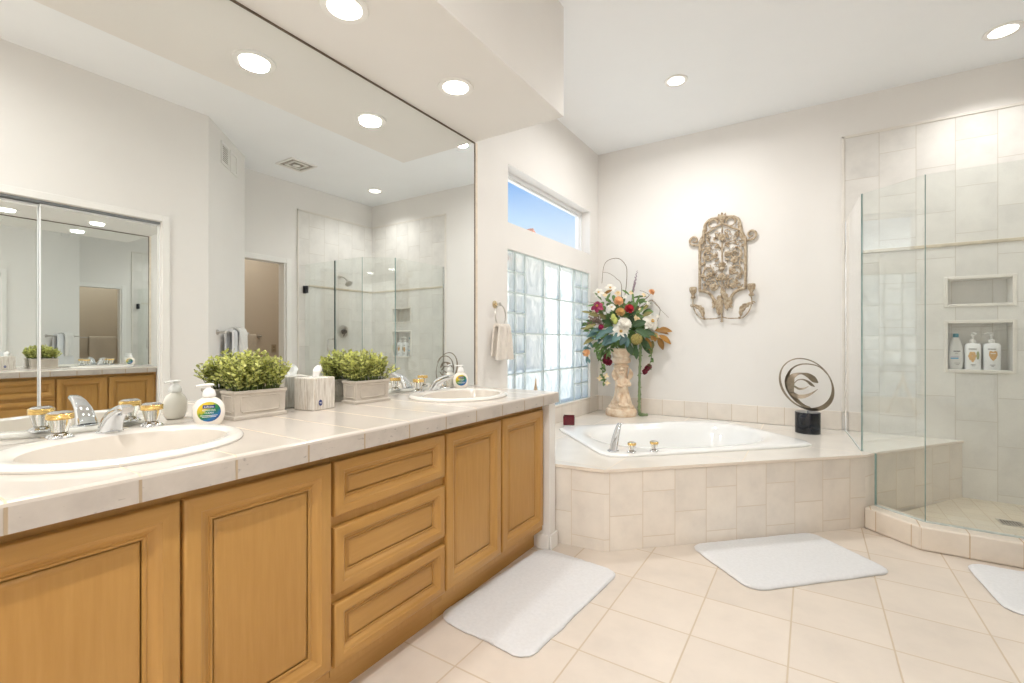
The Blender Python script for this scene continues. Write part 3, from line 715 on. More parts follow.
# ---------------------------------------------------------------- text helper
def text_mesh(txt, size, name, mt, parent, M, extrude=.0003, bend=None):
    cu = bpy.data.curves.new(name, 'FONT'); cu.body = txt; cu.size = size; cu.align_x = 'CENTER'; cu.align_y = 'CENTER'; cu.extrude = extrude; cu.resolution_u = 2
    o = bpy.data.objects.new(name, cu); COL.objects.link(o)
    me = bpy.data.meshes.new_from_object(o.evaluated_get(bpy.context.evaluated_depsgraph_get()))
    bpy.data.objects.remove(o); bpy.data.curves.remove(cu)
    for v in me.vertices:
        p = M @ v.co
        if bend: p = bend(v.co)
        v.co = p
    me.materials.clear(); me.materials.append(mt); me.name = name
    o = bpy.data.objects.new(name, me); COL.objects.link(o); o.parent = parent; return o
INKW = pmat('white_print', (.9, .9, .9), .5, var=.005); INKN = pmat('navy_print', srgb(28, 48, 120), .4, var=.02)
INKG = pmat('grey_print', srgb(120, 120, 122), .5, var=.01); PLASW = pmat('white_plastic', srgb(243, 241, 238), .25, var=.006)

# ---------------------------------------------------------------- soap dispensers (authored facing +X, at the origin)
def label_mat():
    a = NT('soap_label'); v = a.obj(); sp = a.n('ShaderNodeSeparateXYZ'); a.l(v, sp.inputs[0])
    w = a.noise(55, v, 3, .6)
    d = a.math('ADD', a.math('ADD', a.math('MULTIPLY', sp.outputs[1], 9.0), a.math('MULTIPLY', sp.outputs[2], -11.0)), a.math('ADD', a.math('MULTIPLY', w, .7), .62))
    c = a.ramp(d, [(.08, srgb(236, 196, 36)), (.24, srgb(196, 190, 50)), (.36, srgb(60, 140, 60)), (.52, srgb(30, 120, 96)), (.66, srgb(40, 118, 180)), (.85, srgb(30, 70, 150))])
    n2 = a.noise(160, v, 2); c = a.mix(a.math('MULTIPLY', n2, .25), c, srgb(40, 70, 60))
    a.l(c, a.b.inputs['Base Color']); a.b.inputs['Roughness'].default_value = .3; return a.m
LABEL = label_mat()
SOAPB = pmat('pearly_bottle', srgb(244, 238, 228), .18, var=.006, **{'Coat Weight': .3})
def soap(label, loc, rz, pump_turn=0, group=None):
    t = thing('soap_dispenser', label, 'soap bottle', (0, 0, 0), 0, group)
    # squat oval body: widths along Y, thickness along X
    prof = [(.0, .030, .018), (.003, .034, .021), (.012, .040, .0245), (.03, .0455, .0275), (.05, .047, .0285), (.066, .0445, .027), (.080, .037, .0235), (.089, .0265, .019), (.094, .018, .0155), (.096, .0150, .0145)]
    MB().loft([[(b * cos(2 * pi * k / 32), a_ * sin(2 * pi * k / 32), z) for k in range(32)] for z, a_, b in prof]).build('bottle', SOAPB, t)
    MB().lathe([(.0150, .0955), (.0200, .0965), (.0205, .101), (.0195, .108), (.0165, .117), (.010, .124), (.0065, .126), (.006, .133)], (0, 0, 0), 24).build('pump_collar', PLASW, t)
    Mp = Matrix.Rotation(pump_turn, 4, 'Z'); m = MB()
    rr = []
    for f, h, w, th in ((-.016, .1345, .003, .0015), (-.013, .135, .011, .004), (0, .1355, .013, .005), (.012, .1355, .010, .0045), (.028, .1345, .006, .0035), (.038, .1325, .0042, .003)):
        rr.append([Mp @ Vector((f, w * cos(2 * pi * k / 14), h + th * sin(2 * pi * k / 14))) for k in range(14)])
    m.loft(rr); m.build('pump_nozzle', PLASW, t)
    def surf(y, z, e=.0006):
        for i in range(len(prof) - 1):
            if prof[i][0] <= z <= prof[i + 1][0]:
                f = (z - prof[i][0]) / (prof[i + 1][0] - prof[i][0]); a_ = prof[i][1] * (1 - f) + prof[i + 1][1] * f; b = prof[i][2] * (1 - f) + prof[i + 1][2] * f
                return b * math.sqrt(max(0, 1 - (y / a_) ** 2)) + e
        return .02
    V = []; F = []; n, rn = 40, 8; cz, ry, rz_ = .0475, .0335, .0325
    for j in range(rn + 1):
        for i in range(n):
            y = ry * j / rn * cos(2 * pi * i / n); z = cz + rz_ * j / rn * sin(2 * pi * i / n); V.append((surf(y, z), y, z))
    for j in range(rn):
        for i in range(n): F.append((j * n + i, j * n + (i + 1) % n, (j + 1) * n + (i + 1) % n, (j + 1) * n + i))
    lb = MB().add(V, F, 0, True).build('label', LABEL, t)
    V = []; F = []
    for i in range(13):
        y = -.0175 + .035 * i / 12
        for j in range(3): z = cz + .0115 + .011 * j / 2; V.append((surf(y, z, .0010), y, z))
    for i in range(12):
        for j in range(2): q = i * 3 + j; F.append((q, q + 1, q + 4, q + 3))
    MB().add(V, F).build('brand_band', INKN, lb)
    bend = lambda dz, e: (lambda co: Vector((surf(co.x, cz + dz + co.y, e + co.z), co.x, cz + dz + co.y)))
    text_mesh('Softsoap', .0085, 'brand_text', INKW, lb, Matrix(), .0001, bend(.0168, .0013))
    text_mesh('REFRESHING', .0066, 'label_text', INKW, lb, Matrix(), .0001, bend(.0052, .0011))
    text_mesh('CLEAN', .0082, 'label_text', INKW, lb, Matrix(), .0001, bend(-.0032, .0011))
    m = MB()
    for dz, w in ((-.012, .024), (-.0165, .02)):
        V = []
        for i in range(9):
            y = -w + 2 * w * i / 8
            for z in (cz + dz - .0008, cz + dz + .0008): V.append((surf(y, z, .0011), y, z))
        m.add(V, [(2 * i, 2 * i + 1, 2 * i + 3, 2 * i + 2) for i in range(8)])
    m.build('small_print', INKW, lb)
    place(t, loc, rz); return t
soap('round white pump soap bottle with green label beside the near sink and planter', (.132, .770, CZ + .0005), rad(-24), rad(-80))
soap('round white pump soap bottle with green label behind the far sink by the mirror edge', (.048, 2.212, CZ + .0005), rad(-42), rad(-70))

# ---------------------------------------------------------------- planters
PLANT = pmat('planter_stone', srgb(192, 183, 171), .75, var=.05, scale=14, bump=.1)
SOIL = pmat('soil', srgb(70, 56, 40), .95, var=.2, scale=60, bump=.4)
def leaf_mat(name, c, tr=.25, var=.25):
    a = NT(name); f = a.noise(22, a.obj(), 2)
    oi = a.n('ShaderNodeNewGeometry').outputs['Random Per Island']
    lo = tuple(x * (1 - var) for x in c); hi = tuple(min(1, x * (1 + var)) for x in c)
    cc = a.ramp(a.math('ADD', a.math('MULTIPLY', oi, .75), a.math('MULTIPLY', f, .25)), [(.1, lo), (.5, c), (.9, hi)])
    a.l(cc, a.b.inputs['Base Color']); a.b.inputs['Roughness'].default_value = .5
    tl = a.n('ShaderNodeBsdfTranslucent'); a.l(cc, tl.inputs[0]); mx = a.n('ShaderNodeMixShader'); mx.inputs[0].default_value = tr
    a.l(a.b.outputs[0], mx.inputs[1]); a.l(tl.outputs[0], mx.inputs[2]); a.l(mx.outputs[0], a.o.inputs[0]); return a.m
BOXL = leaf_mat('boxwood_leaf', srgb(196, 198, 122), .3, .55)
STEM = pmat('green_stem', srgb(98, 116, 56), .6, var=.15)
def planter(label, loc, seed, lx=.093, ly=.19, h=.103, top=.236):
    rnd = random.Random(seed)
    t = thing('potted_greenery', label, 'plant', (0, 0, 0), 0)
    m = MB(); hx, hy = lx / 2, ly / 2
    def rr(dx, z): return [(-hx - dx, -hy - dx, z), (hx + dx, -hy - dx, z), (hx + dx, hy + dx, z), (-hx - dx, hy + dx, z)]
    m.loft([rr(.004, 0), rr(.005, .006), rr(.004, .012), rr(-.001, .015), rr(-.002, .02), rr(.0, h - .016), rr(.001, h - .013), rr(.004, h - .010), rr(.004, h - .001), rr(.003, h), rr(-.006, h), rr(-.007, h - .012)], True, True, True, smooth=False)
    pt = m.build('planter_box', PLANT, t, bevel=.0012)
    m = MB()
    def frame(M, w, hh):                                   # raised moulding with notched corners
        c = min(w, hh) * .16; pts = [(-w + c, -hh), (w - c, -hh), (w - c, -hh + c * .6), (w, -hh + c), (w, hh - c), (w - c, hh - c * .6), (w - c, hh), (-w + c, hh), (-w + c, hh - c * .6), (-w, hh - c), (-w, -hh + c), (-w + c, -hh + c * .6)]
        m.tube([M @ Vector((0, a, b)) for a, b in pts], 0.0028, 6, closed=True)
    zc = h * .53
    for rz, w, o in ((0, hy * .76, hx), (pi, hy * .76, hx), (pi / 2, hx * .70, hy), (-pi / 2, hx * .70, hy)):
        frame(Matrix.Rotation(rz, 4, 'Z') @ Matrix.Translation((o - .0005, 0, zc)), w, h * .27)
    m.build('moulding', PLANT, pt)
    MB().box(-hx + .007, hx - .007, -hy + .007, hy - .007, h - .018, h - .011).build('soil', SOIL, t)
    st_ = MB(); lf = MB()
    def leaf(p, dr, L, W):
        d_ = Vector(dr).normalized(); sd = d_.cross(Vector((rnd.uniform(-.5, .5), rnd.uniform(-.5, .5), 1)))
        if sd.length < .05: sd = Vector((1, 0, 0))
        sd.normalize(); up = sd.cross(d_); p = Vector(p); v = [p]
        for f, w, z in ((.3, .8, .06), (.62, 1, .10), (.88, .55, .06)): v += [p + d_ * L * f + sd * W * w * .5 + up * L * z, p + d_ * L * f - sd * W * w * .5 + up * L * z]
        v.append(p + d_ * L); lf.add(v, [(0, 1, 2), (1, 3, 4, 2), (3, 5, 6, 4), (5, 7, 6)], 0, True)
    for i in range(120):
        y0 = rnd.uniform(-hy + .012, hy - .012); x0 = rnd.uniform(-hx + .01, hx - .01)
        ty = y0 * 1.0 + (y0 / hy) * rnd.uniform(.005, .066) + rnd.gauss(0, .012); tx = x0 + (x0 / hx) * rnd.uniform(.0, .05) + rnd.gauss(0, .01)
        e = max(0, 1 - (ty / (hy * 1.6)) ** 2 * .75 - (tx / (hx * 2.1)) ** 2 * .6)
        tz = h + (top - h) * (.30 + .70 * e) * rnd.uniform(.55, 1.06)
        a = Vector((x0, y0, h - .012)); b = Vector((tx, ty, tz)); mid = (a + b) / 2 + Vector((rnd.gauss(0, .006), rnd.gauss(0, .006), .012))
        st_.tube([a, mid, b], [.0014, .0011, .0008], 4)
        for k in range(13):
            f = .22 + .78 * k / 12; p = a.lerp(mid, f * 2) if f < .5 else mid.lerp(b, f * 2 - 1)
            an = k * 2.4 + rnd.uniform(0, 1); dr = (cos(an), sin(an), rnd.uniform(.15, .9))
            leaf(p, dr, rnd.uniform(.013, .020), rnd.uniform(.010, .015))
        leaf(b, b - mid, .016, .012)
    st_.build('stems', STEM, t); lf.build('leaves', BOXL, t)
    place(t, loc); return t
planter('left stone planter of bushy green leaves beside the near soap bottle', (.077, .952, CZ + .0005), 3)
planter('right stone planter of bushy green leaves beside the tissue box', (.087, 1.468, CZ + .0005), 8)

# ---------------------------------------------------------------- tissue box
def tissue_mat():
    a = NT('washed_wood_print'); v = a.obj((60, 60, 3)); f = a.noise(2.2, v, 4, .65)
    c = a.ramp(f, [(.28, srgb(150, 132, 112)), (.42, srgb(205, 198, 188)), (.55, srgb(224, 219, 211)), (.63, srgb(176, 158, 136)), (.75, srgb(216, 210, 202))])
    a.l(c, a.b.inputs['Base Color']); a.b.inputs['Roughness'].default_value = .7; return a.m
t = thing('tissue_box', 'cube tissue box with washed wood print between the two green planters', 'tissue box', (0, 0, 0))
w = .056; MB().box(-w, w, -w, w, 0, .132).build('box', tissue_mat(), t, bevel=.004)
m = MB().lathe([(.036, .1322), (.036, .1332), (.026, .1334), (.024, .1325)], (0, 0, 0), 28, .8, 1.0); m.build('opening', PLASW, t)
m = MB(); rings = []
for k in range(9):
    z = .131 + .048 * k / 8; r = [.020, .019, .018, .019, .021, .021, .017, .010, .003][k]
    rings.append([(r * .55 * cos(a_) * (1 + .35 * sin(3 * a_ + k * .4)) + .002 * k, r * sin(a_) * (1 + .25 * cos(2 * a_ + k * .5)) + .0012 * k, z + (.006 * sin(a_ * 2) if k > 4 else 0)) for a_ in [2 * pi * i / 24 for i in range(24)]])
m.loft(rings); m.build('tissue', pmat('tissue_paper', srgb(247, 246, 245), .9, var=.01, bump=.2), t, subsurf=1)
Ms = Matrix.Translation((w + .0003, -.022, .030)) @ Matrix.Rotation(rad(90), 4, 'Y')
sk = MB().lathe([(.013, 0), (.013, .0006), (.001, .0007)], (0, 0, 0), 24, .95, .72, M=Ms).build('oval_sticker', INKN, t)
MB().box(w + .0009, w + .0013, -.028, -.016, .0305, .0322).build('print_line', INKW, sk); MB().box(w + .0009, w + .0013, -.0265, -.0175, .026, .0272).build('print_line', INKW, sk)
place(t, (.087, 1.198, CZ + .0005), rad(8))

# ---------------------------------------------------------------- towel ring and hand towel
t = thing('towel_ring', 'brass and nickel towel ring on the wall beside the mirror', 'towel ring', (0, 2.64, 1.40))
My = Matrix.Translation((.0, 2.64, 1.405)) @ Matrix.Rotation(rad(90), 4, 'Y')
MB().lathe([(.026, .0005), (.026, .006), (.018, .010), (.010, .012), (.009, .045), (.001, .047)], (0, 0, 0), 24, M=My).build('post', pmat('pale_brass', (.72, .6, .4), .25, 1), t)
MB().lathe([(.012, .030), (.014, .036), (.014, .048), (.001, .052)], (0, 0, 0), 20, M=My).build('knob', NICKEL, t)
MB().tube([(.04 + .012 * cos(a) * 0, 2.655 + .062 * sin(a), 1.325 + .075 * cos(a)) for a in [2 * pi * i / 40 for i in range(40)]], .0045, 8, closed=True).build('ring', NICKEL, t)
def draped(name, label, M, width, front_len, back_len, folds, seed, mt, thick=.012, cat='towel', bar_r=.012, flare=1.0, group=None):
    """folded towel over a bar: local x = across the bar, y = along it, z up, bar axis at the origin"""
    rnd = random.Random(seed); m = MB(); path = [(bar_r + thick, -front_len)]
    n = 14
    for k in range(n + 1): path.append((bar_r + thick * (1 if k else 1), -front_len + front_len * k / n)) if k else None
    for k in range(1, 8): a = pi * k / 8; path.append(((bar_r + thick * .6) * cos(a), (bar_r + thick * .6) * sin(a)))
    for k in range(n + 1): path.append((-(bar_r + thick), -back_len * k / n))
    rings = []; W = 36; ph = rnd.uniform(0, 6)
    for side in (1, -1):
        for (x, z) in path:
            row = []
            down = min(1, max(0, -z / max(front_len, .01)))
            for i in range(W + 1):
                u = i / W - .5; s_ = 1 + (flare - 1) * down
                off = thick * .55 * sin(u * folds * 2 * pi + ph) * (.4 + .6 * down) + .15 * thick * sin(u * folds * 5 + down * 5)
                xx = x + (off if x >= 0 else -off * .6) + side * thick * .5 * (1 if abs(x) > 0 else 0) * (1 if x >= 0 else -1)
                row.append((xx, u * width * s_, z + side * (thick * .5 if z > 0 else 0) + .004 * sin(u * 9 + ph) * down))
            rings.append(row)
    np_ = len(path); V = [p for r in rings for p in r]; F = []; Wn = W + 1
    for b in (0, np_):
        for a in range(np_ - 1):
            for i in range(W): q = (b + a) * Wn + i; F.append((q, q + 1, q + Wn + 1, q + Wn))
    for a in range(np_ - 1):
        for i in (0, W): q = a * Wn + i; q2 = (np_ + a) * Wn + i; F.append((q, q + Wn, q2 + Wn, q2))
    for a in (0, np_ - 1):
        for i in range(W): q = a * Wn + i; q2 = (np_ + a) * Wn + i; F.append((q, q + 1, q2 + 1, q2))
    m.add([M @ Vector(v) for v in V], F, 0, True)
    o = m.build(name, mt); return tag(o, label, cat, group)
HT = pmat('cream_towel', srgb(240, 232, 222), .95, var=.03, scale=30, bump=.7, bscale=300)
draped('hand_towel', 'cream hand towel hanging in the towel ring beside the mirror', Matrix.Translation((.042, 2.672, 1.252)), .135, .225, .20, 2.2, 4, HT, .013, bar_r=.006, flare=1.55)

# ---------------------------------------------------------------- towel bars seen in the mirror
def towel_bar(label, p, q, nrm):
    p, q, nv = Vector(p), Vector(q), Vector(nrm).normalized()
    t = thing('towel_bar', label, 'towel bar', tuple((p + q) / 2)); d = (q - p).normalized()
    MB().tube([p + nv * .075 - d * .01, q + nv * .075 + d * .01], .009, 12).build('bar', NICKEL, t)
    for e in (p, q):
        m = MB().tube([e + nv * .001, e + nv * .012], [.025, .022], 16); m.tube([e + nv * .012, e + nv * .085], .010, 12); m.build('post', NICKEL, t)
an = Vector((-1, 1, 0)).normalized(); al = Vector((1, 1, 0)).normalized()
B0 = Vector((XO, 1.94, 1.232)) + al * .175; B1 = Vector((XO, 1.94, 1.232)) + al * .74
towel_bar('towel bar on the angled wall seen in the vanity mirror, with white towels over it', B0, B1, an)
Mb = lambda c: Matrix.Translation(c) @ Matrix(((an.x, al.x, 0, 0), (an.y, al.y, 0, 0), (0, 0, 1, 0), (0, 0, 0, 1)))
draped('bath_towel', 'large white bath towel folded over the bar on the angled wall, seen in mirror', Mb(B0 + al * .235 + an * .075), .34, .55, .5, 1.6, 2, TERRY, .016)
draped('hand_towel', 'small white hand towel laid over the bath towel on the angled wall', Mb(B0 + al * .27 + an * .075), .17, .30, .28, 1.5, 5, TOWEL, .014, bar_r=.040)
towel_bar('towel bar on the far toilet room wall seen through the doorway in the mirror', (4.65, 2.95, 1.225), (4.65, 3.56, 1.225), (-1, 0, 0))
draped('hand_towel', 'pale towel on the bar inside the toilet room seen through the doorway', Matrix.Translation((4.575, 3.28, 1.225)) @ Matrix.Rotation(pi, 4, 'Z'), .40, .42, .4, 1.2, 7, pmat('beige_towel', srgb(214, 202, 184), .95, var=.03, bump=.6, bscale=300), .012)
t = thing('wall_outlet', 'beige outlet plate on the toilet room wall seen through the doorway', 'outlet', (4.65, 3.78, 1.05))
MB().box(4.643, 4.6495, 3.745, 3.815, .992, 1.108).build('plate', pmat('beige_plate', srgb(176, 158, 132), .4), t, bevel=.002)
for z in (1.028, 1.072): MB().box(4.641, 4.644, 3.762, 3.798, z - .014, z + .014).build('socket', pmat('beige_socket', srgb(150, 134, 110), .4), t, bevel=.002)

# ---------------------------------------------------------------- vents
def wall_vent(label, s0, s1, z0, z1, slats):
    t = thing('wall_vent', label, 'vent', tuple(Vector((XO, 1.94, (z0 + z1) / 2)) + al * (s0 + s1) / 2))
    M = Matrix(((al.x, an.x, 0, XO), (al.y, an.y, 0, 1.94), (0, 0, 1, 0), (0, 0, 0, 1)))
    m = MB()
    for q in ((s0, s0 + .022, z0, z1), (s1 - .022, s1, z0, z1), (s0 + .022, s1 - .022, z0, z0 + .022), (s0 + .022, s1 - .022, z1 - .022, z1)): m.box(q[0], q[1], .0005, .010, q[2], q[3], M=M)
    m.build('frame', TRIM, t)
    MB().box(s0 + .02, s1 - .02, .0005, .003, z0 + .02, z1 - .02, M=M).build('panel', pmat('vent_dark', srgb(150, 146, 138), .6) if slats else TRIM, t)
    if slats:
        m = MB()
        for k in range(9):
            z = z0 + .03 + k * (z1 - z0 - .06) / 8; m.box(s0 + .02, s1 - .02, .003, .008, z - .003, z + .003, M=M)
        m.build('slat_set', TRIM, t)
wall_vent('white wall vent with dark grille on the angled wall, seen in mirror', .255, .44, 2.765, 2.965, True)
wall_vent('plain white cover plate beside the grille on the angled wall, seen in mirror', .475, .66, 2.765, 2.965, False)
t = thing('exhaust_fan', 'square ceiling exhaust fan cover near the toilet room doorway, seen in mirror', 'exhaust fan', (2.845, 2.98, ZC))
cx_, cy_ = 2.845, 2.98; m = MB()
for a, b in ((.15, .022), (.085, .016)):
    m.box(cx_ - a, cx_ + a, cy_ - a, cy_ - a + b, ZC - .014, ZC - .0005); m.box(cx_ - a, cx_ + a, cy_ + a - b, cy_ + a, ZC - .014, ZC - .0005)
    m.box(cx_ - a, cx_ - a + b, cy_ - a + b, cy_ + a - b, ZC - .014, ZC - .0005); m.box(cx_ + a - b, cx_ + a, cy_ - a + b, cy_ + a - b, ZC - .014, ZC - .0005)
m.build('cover_frame', TRIM, t)
MB().box(cx_ - .13, cx_ + .13, cy_ - .13, cy_ + .13, ZC - .004, ZC - .0005).build('grille', pmat('fan_dark', srgb(170, 164, 152), .6), t)
MB().lathe([(.04, -.016), (.03, -.02), (.001, -.022)], (cx_, cy_, ZC), 20).build('centre_cap', TRIM, t)

# ---------------------------------------------------------------- rugs
def rug(label, c, lx, ly, rz, seed, group='white bath mats'):
    m = MB(); nx, ny = int(lx / .012), int(ly / .012); V = []; rc = .075; hx, hy = lx / 2, ly / 2
    def warp(x, y):
        # square grid to rounded rectangle
        return x, y
    top = {}; rnd = random.Random(seed); idx = 0; F = []
    for i in range(nx + 1):
        for j in range(ny + 1):
            x = -hx + lx * i / nx; y = -hy + ly * j / ny
            ax, ay = abs(x), abs(y); ox, oy = ax - (hx - rc), ay - (hy - rc)
            if ox > 0 and oy > 0:
                mx_ = max(ox, oy); ln = math.hypot(ox, oy); k = mx_ / ln if ln > 0 else 1
                x = math.copysign(hx - rc + ox * k, x); y = math.copysign(hy - rc + oy * k, y)
            e = min(hx - abs(x), hy - abs(y))
            if ox > 0 and oy > 0: e = min(e, rc - math.hypot(abs(x) - (hx - rc), abs(y) - (hy - rc)))
            e = max(0, e); nz = noise.noise(Vector((x * 55, y * 55, seed))) * .0022 + noise.noise(Vector((x * 7, y * 7, seed + 9))) * .0016
            z = .006 + .010 * (1 - (1 - min(1, e / .022)) ** 2) + nz
            if e < .004:
                w = noise.noise(Vector((x * 70, y * 70, 3 + seed))) * .003 + noise.noise(Vector((x * 9, y * 9, 5))) * .005; L = math.hypot(x, y); x += x / L * w; y += y / L * w
            V.append((x, y, z))
    W = ny + 1
    for i in range(nx):
        for j in range(ny): q = i * W + j; F.append((q, q + W, q + W + 1, q + 1))
    per = [i * W for i in range(nx + 1)] + [nx * W + j for j in range(1, W)] + [i * W + ny for i in range(nx - 1, -1, -1)] + [j for j in range(ny - 1, 0, -1)]
    b = len(V); V += [(V[p_][0] * .992, V[p_][1] * .992, .0006) for p_ in per]
    for k in range(len(per)): k2 = (k + 1) % len(per); F.append((per[k], per[k2], b + k2, b + k))
    F.append(tuple(b + k for k in range(len(per))))
    m.add(V, F, 0, True); o = m.build('bath_mat', TERRY, ang=80); place(o, (*c, 0), rz); return tag(o, label, 'bath mat', group)
rug('white rounded bath mat on the floor along the vanity cabinets', (.778, 1.85), .465, .81, rad(-4), 1)
rug('white rounded bath mat on the floor in front of the bathtub', (1.722, 2.856), .82, .50, rad(45), 2)
rug('white bath mat in front of the shower, cut off by right photo edge', (2.945, 3.075), .86, .51, rad(4), 3)

# ---------------------------------------------------------------- red candle glass, wooden stand
RED = NT('red_glass'); RED.b.inputs['Base Color'].default_value = (*srgb(120, 10, 30), 1); RED.b.inputs['Roughness'].default_value = .08; RED.b.inputs['Transmission Weight'].default_value = .35; RED = RED.m
t = thing('candle_holder', 'square dark red glass candle holder on the tub deck beside the counter end', 'candle', (0, 0, 0))
m = MB(); w = .046
def sq(w, z): return [(-w, -w, z), (w, -w, z), (w, w, z), (-w, w, z)]
m.loft([sq(w, .014), sq(w * 1.02, .05), sq(w * 1.03, .084), sq(w * .86, .084), sq(w * .84, .055)], True, True, True, smooth=False); m.build('cup', RED, t, bevel=.004, bseg=3)
m = MB().box(-w * .97, w * .97, -w * .97, w * .97, .0006, .0138); m.build('glass_foot', CRYSTAL, t, bevel=.003)
MB().lathe([(.030, .0555), (.030, .066), (.004, .067), (.002, .076)], (0, 0, 0), 20).build('wax', pmat('red_wax', srgb(110, 18, 34), .5), t)
place(t, (.150, 3.505, ZD + .0005), rad(24))
WOODT = pmat('pale_wood', srgb(196, 168, 136), .6, var=.12, scale=20)
t = thing('wooden_stand', 'tan wooden stand whose pointed tip shows above the counter end', 'ornament', (.13, 2.985, ZD))
for k, (dy, lean) in enumerate(((-.02, .055), (.02, -.075))):
    m = MB(); m.tube([(.13 + lean * .2, 2.985 + dy * 2.2 - lean, ZD + .001), (.13, 2.985 + dy * .3, ZD + .33), (.13, 2.985 + dy * .1 + lean * .1, ZD + .425 - .02 * k)], [.016, .013, .004], 10, flat=.55); m.build('leg', WOODT, t)
MB().tube([(.13, 2.95, ZD + .16), (.13, 3.03, ZD + .16)], .008, 8).build('crossbar', WOODT, t)

# ---------------------------------------------------------------- ring sculpture on black cylinder
BRONZE = pmat('brushed_bronze', srgb(150, 138, 122), .36, 1, var=.08, scale=40)
BLKM = pmat('black_marble', srgb(22, 26, 34), .07, var=.5, scale=14)
SCX, SCY = 1.815, 4.225
t = thing('ring_sculpture', 'abstract bronze ring sculpture on a black cylinder base on the tub deck', 'sculpture', (SCX, SCY, ZD))
MB().lathe([(.083, .0006), (.0845, .002), (.0845, .158), (.083, .1595), (.001, .1595)], (SCX, SCY, ZD), 48).build('base', BLKM, t)
ZB = ZD + .1595; Rv = Vector((.842, .5395, 0)); Dv = Vector((.5395, -.842, 0))
RS = Vector((.995, .10, 0)); DS = Vector((.10, -.995, 0))
MB().tube([(SCX, SCY, ZB), (SCX, SCY, ZB + .03)], .0045, 10).build('rod', CHROME, t)
K = .000737
def ribbon(pts, dep, name='ribbon', closed=False, th=.004):
    n = 12; P = []
    L = len(pts)
    def cat(a, b, c, d, f): return .5 * (2 * b + (c - a) * f + (2 * a - 5 * b + 4 * c - d) * f * f + (3 * b - a - 3 * c + d) * f ** 3)
    rng = range(L if closed else L - 1)
    for i in rng:
        g = lambda k: pts[(i + k) % L] if closed else pts[min(max(i + k, 0), L - 1)]
        for q in range(n):
            f = q / n; P.append(tuple(cat(g(-1)[e], g(0)[e], g(1)[e], g(2)[e], f) for e in range(3)))
    if not closed: P.append(pts[-1])
    N = len(P); rings = []
    for i in range(N):
        a = P[(i - 1) % N] if closed else P[max(i - 1, 0)]; b = P[(i + 1) % N] if closed else P[min(i + 1, N - 1)]
        tx, ty = b[0] - a[0], b[1] - a[1]; l = math.hypot(tx, ty) or 1; nx, ny = -ty / l, tx / l
        w = max(1.5, P[i][2]); d0 = dep(i / max(1, N - 1)); tw = .35 * w * K
        def pt(sg, e):
            u = (P[i][0] + nx * w * sg - 370) * K * .83; v = (606 - (P[i][1] + ny * w * sg)) * K
            return Vector((SCX, SCY, ZB)) + RS * u + Vector((0, 0, v)) + DS * (d0 + sg * tw + e)
        rings.append([pt(-1, -th / 2), pt(1, -th / 2), pt(1, th / 2), pt(-1, th / 2)])
    m = MB()
    if closed: rings.append(rings[0])
    m.loft(rings, True, not closed, not closed, smooth=False); return m.build(name, BRONZE, t, ang=50)
pts = []
for i in range(20):
    a = 2 * pi * i / 20; x, y = 300 * cos(a), 240 * sin(a); X = 350 + x * cos(rad(35)) - y * sin(rad(35)); Y = 315 + x * sin(rad(35)) + y * cos(rad(35))
    pts.append((X, Y, 6 + 20 * max(0, cos(a - .2)) ** 3 + 7 * max(0, cos(a - 2.3)) ** 4))
ribbon(pts, lambda f: .012 * sin(2 * pi * f + 1), 'outer_ring', True)
ribbon([(575, 215, 3), (510, 150, 5), (430, 115, 6), (300, 112, 7), (195, 165, 10), (148, 265, 24), (165, 350, 38), (205, 430, 30), (265, 500, 20), (335, 545, 14), (400, 562, 8)], lambda f: .02 - .02 * f, 'crescent_blade')
ribbon([(195, 405, 24), (180, 320, 42), (195, 250, 32), (245, 215, 16), (300, 206, 9), (370, 225, 24), (430, 265, 30), (475, 298, 4)], lambda f: .028 + .02 * sin(3 * f), 'crescent_blade')
ribbon([(222, 310, 4), (258, 276, 5), (310, 268, 6), (360, 285, 11), (400, 315, 15), (440, 338, 3)], lambda f: .035, 'crescent_blade')
ribbon([(222, 340, 10), (270, 366, 11), (320, 362, 8), (375, 338, 2)], lambda f: .03, 'crescent_blade')
ribbon([(195, 415, 20), (260, 445, 21), (330, 440, 18), (400, 410, 10), (470, 360, 2)], lambda f: .025 + .02 * f, 'crescent_blade')

# ---------------------------------------------------------------- bottles in the shower niche
TEAL = pmat('teal_plastic', srgb(20, 130, 150), .3, var=.02); BOTW = pmat('bottle_white', srgb(244, 245, 246), .22, var=.006); BOTG = pmat('bottle_pale_grey', srgb(222, 222, 220), .25, var=.01)
GOLDP = pmat('gold_print', srgb(214, 170, 110), .4, var=.08, scale=120); AQUA = pmat('aqua_print', srgb(30, 160, 205), .4, var=.02); GRNP = pmat('olive_print', srgb(150, 160, 110), .4, var=.05); VIOP = pmat('violet_print', srgb(150, 110, 170), .4)
NZ = N2[2] + .0005
def bar(m, x0, x1, y, z0, z1): m.box(x0, x1, y - .0012, y - .0004, z0, z1)
def ovbody(m, c, prof, n=32, pw=2.6):
    rings = []
    for z, a, b in prof:
        r_ = []
        for i in range(n):
            t_ = 2 * pi * i / n; q = (abs(cos(t_)) ** pw + abs(sin(t_)) ** pw) ** (-1 / pw); r_.append((c[0] + a * q * cos(t_), c[1] + b * q * sin(t_), c[2] + z))
        rings.append(r_)
    m.loft(rings)
bx, by = 2.712, 4.542
t = thing('body_wash_bottle', 'tapered white bottle with teal cap at left in the shower niche', 'bottle', (bx, by, NZ))
m = MB(); ovbody(m, (bx, by, NZ), [(0, .030, .019), (.004, .034, .022), (.05, .0405, .0245), (.10, .0415, .0245), (.15, .036, .022), (.19, .026, .018), (.212, .017, .014), (.216, .014, .012)], pw=2.2); m.build('bottle', BOTG, t)
MB().lathe([(.0155, .2165), (.016, .220), (.016, .236), (.013, .242), (.001, .243)], (bx, by, NZ), 24).build('cap', TEAL, t)
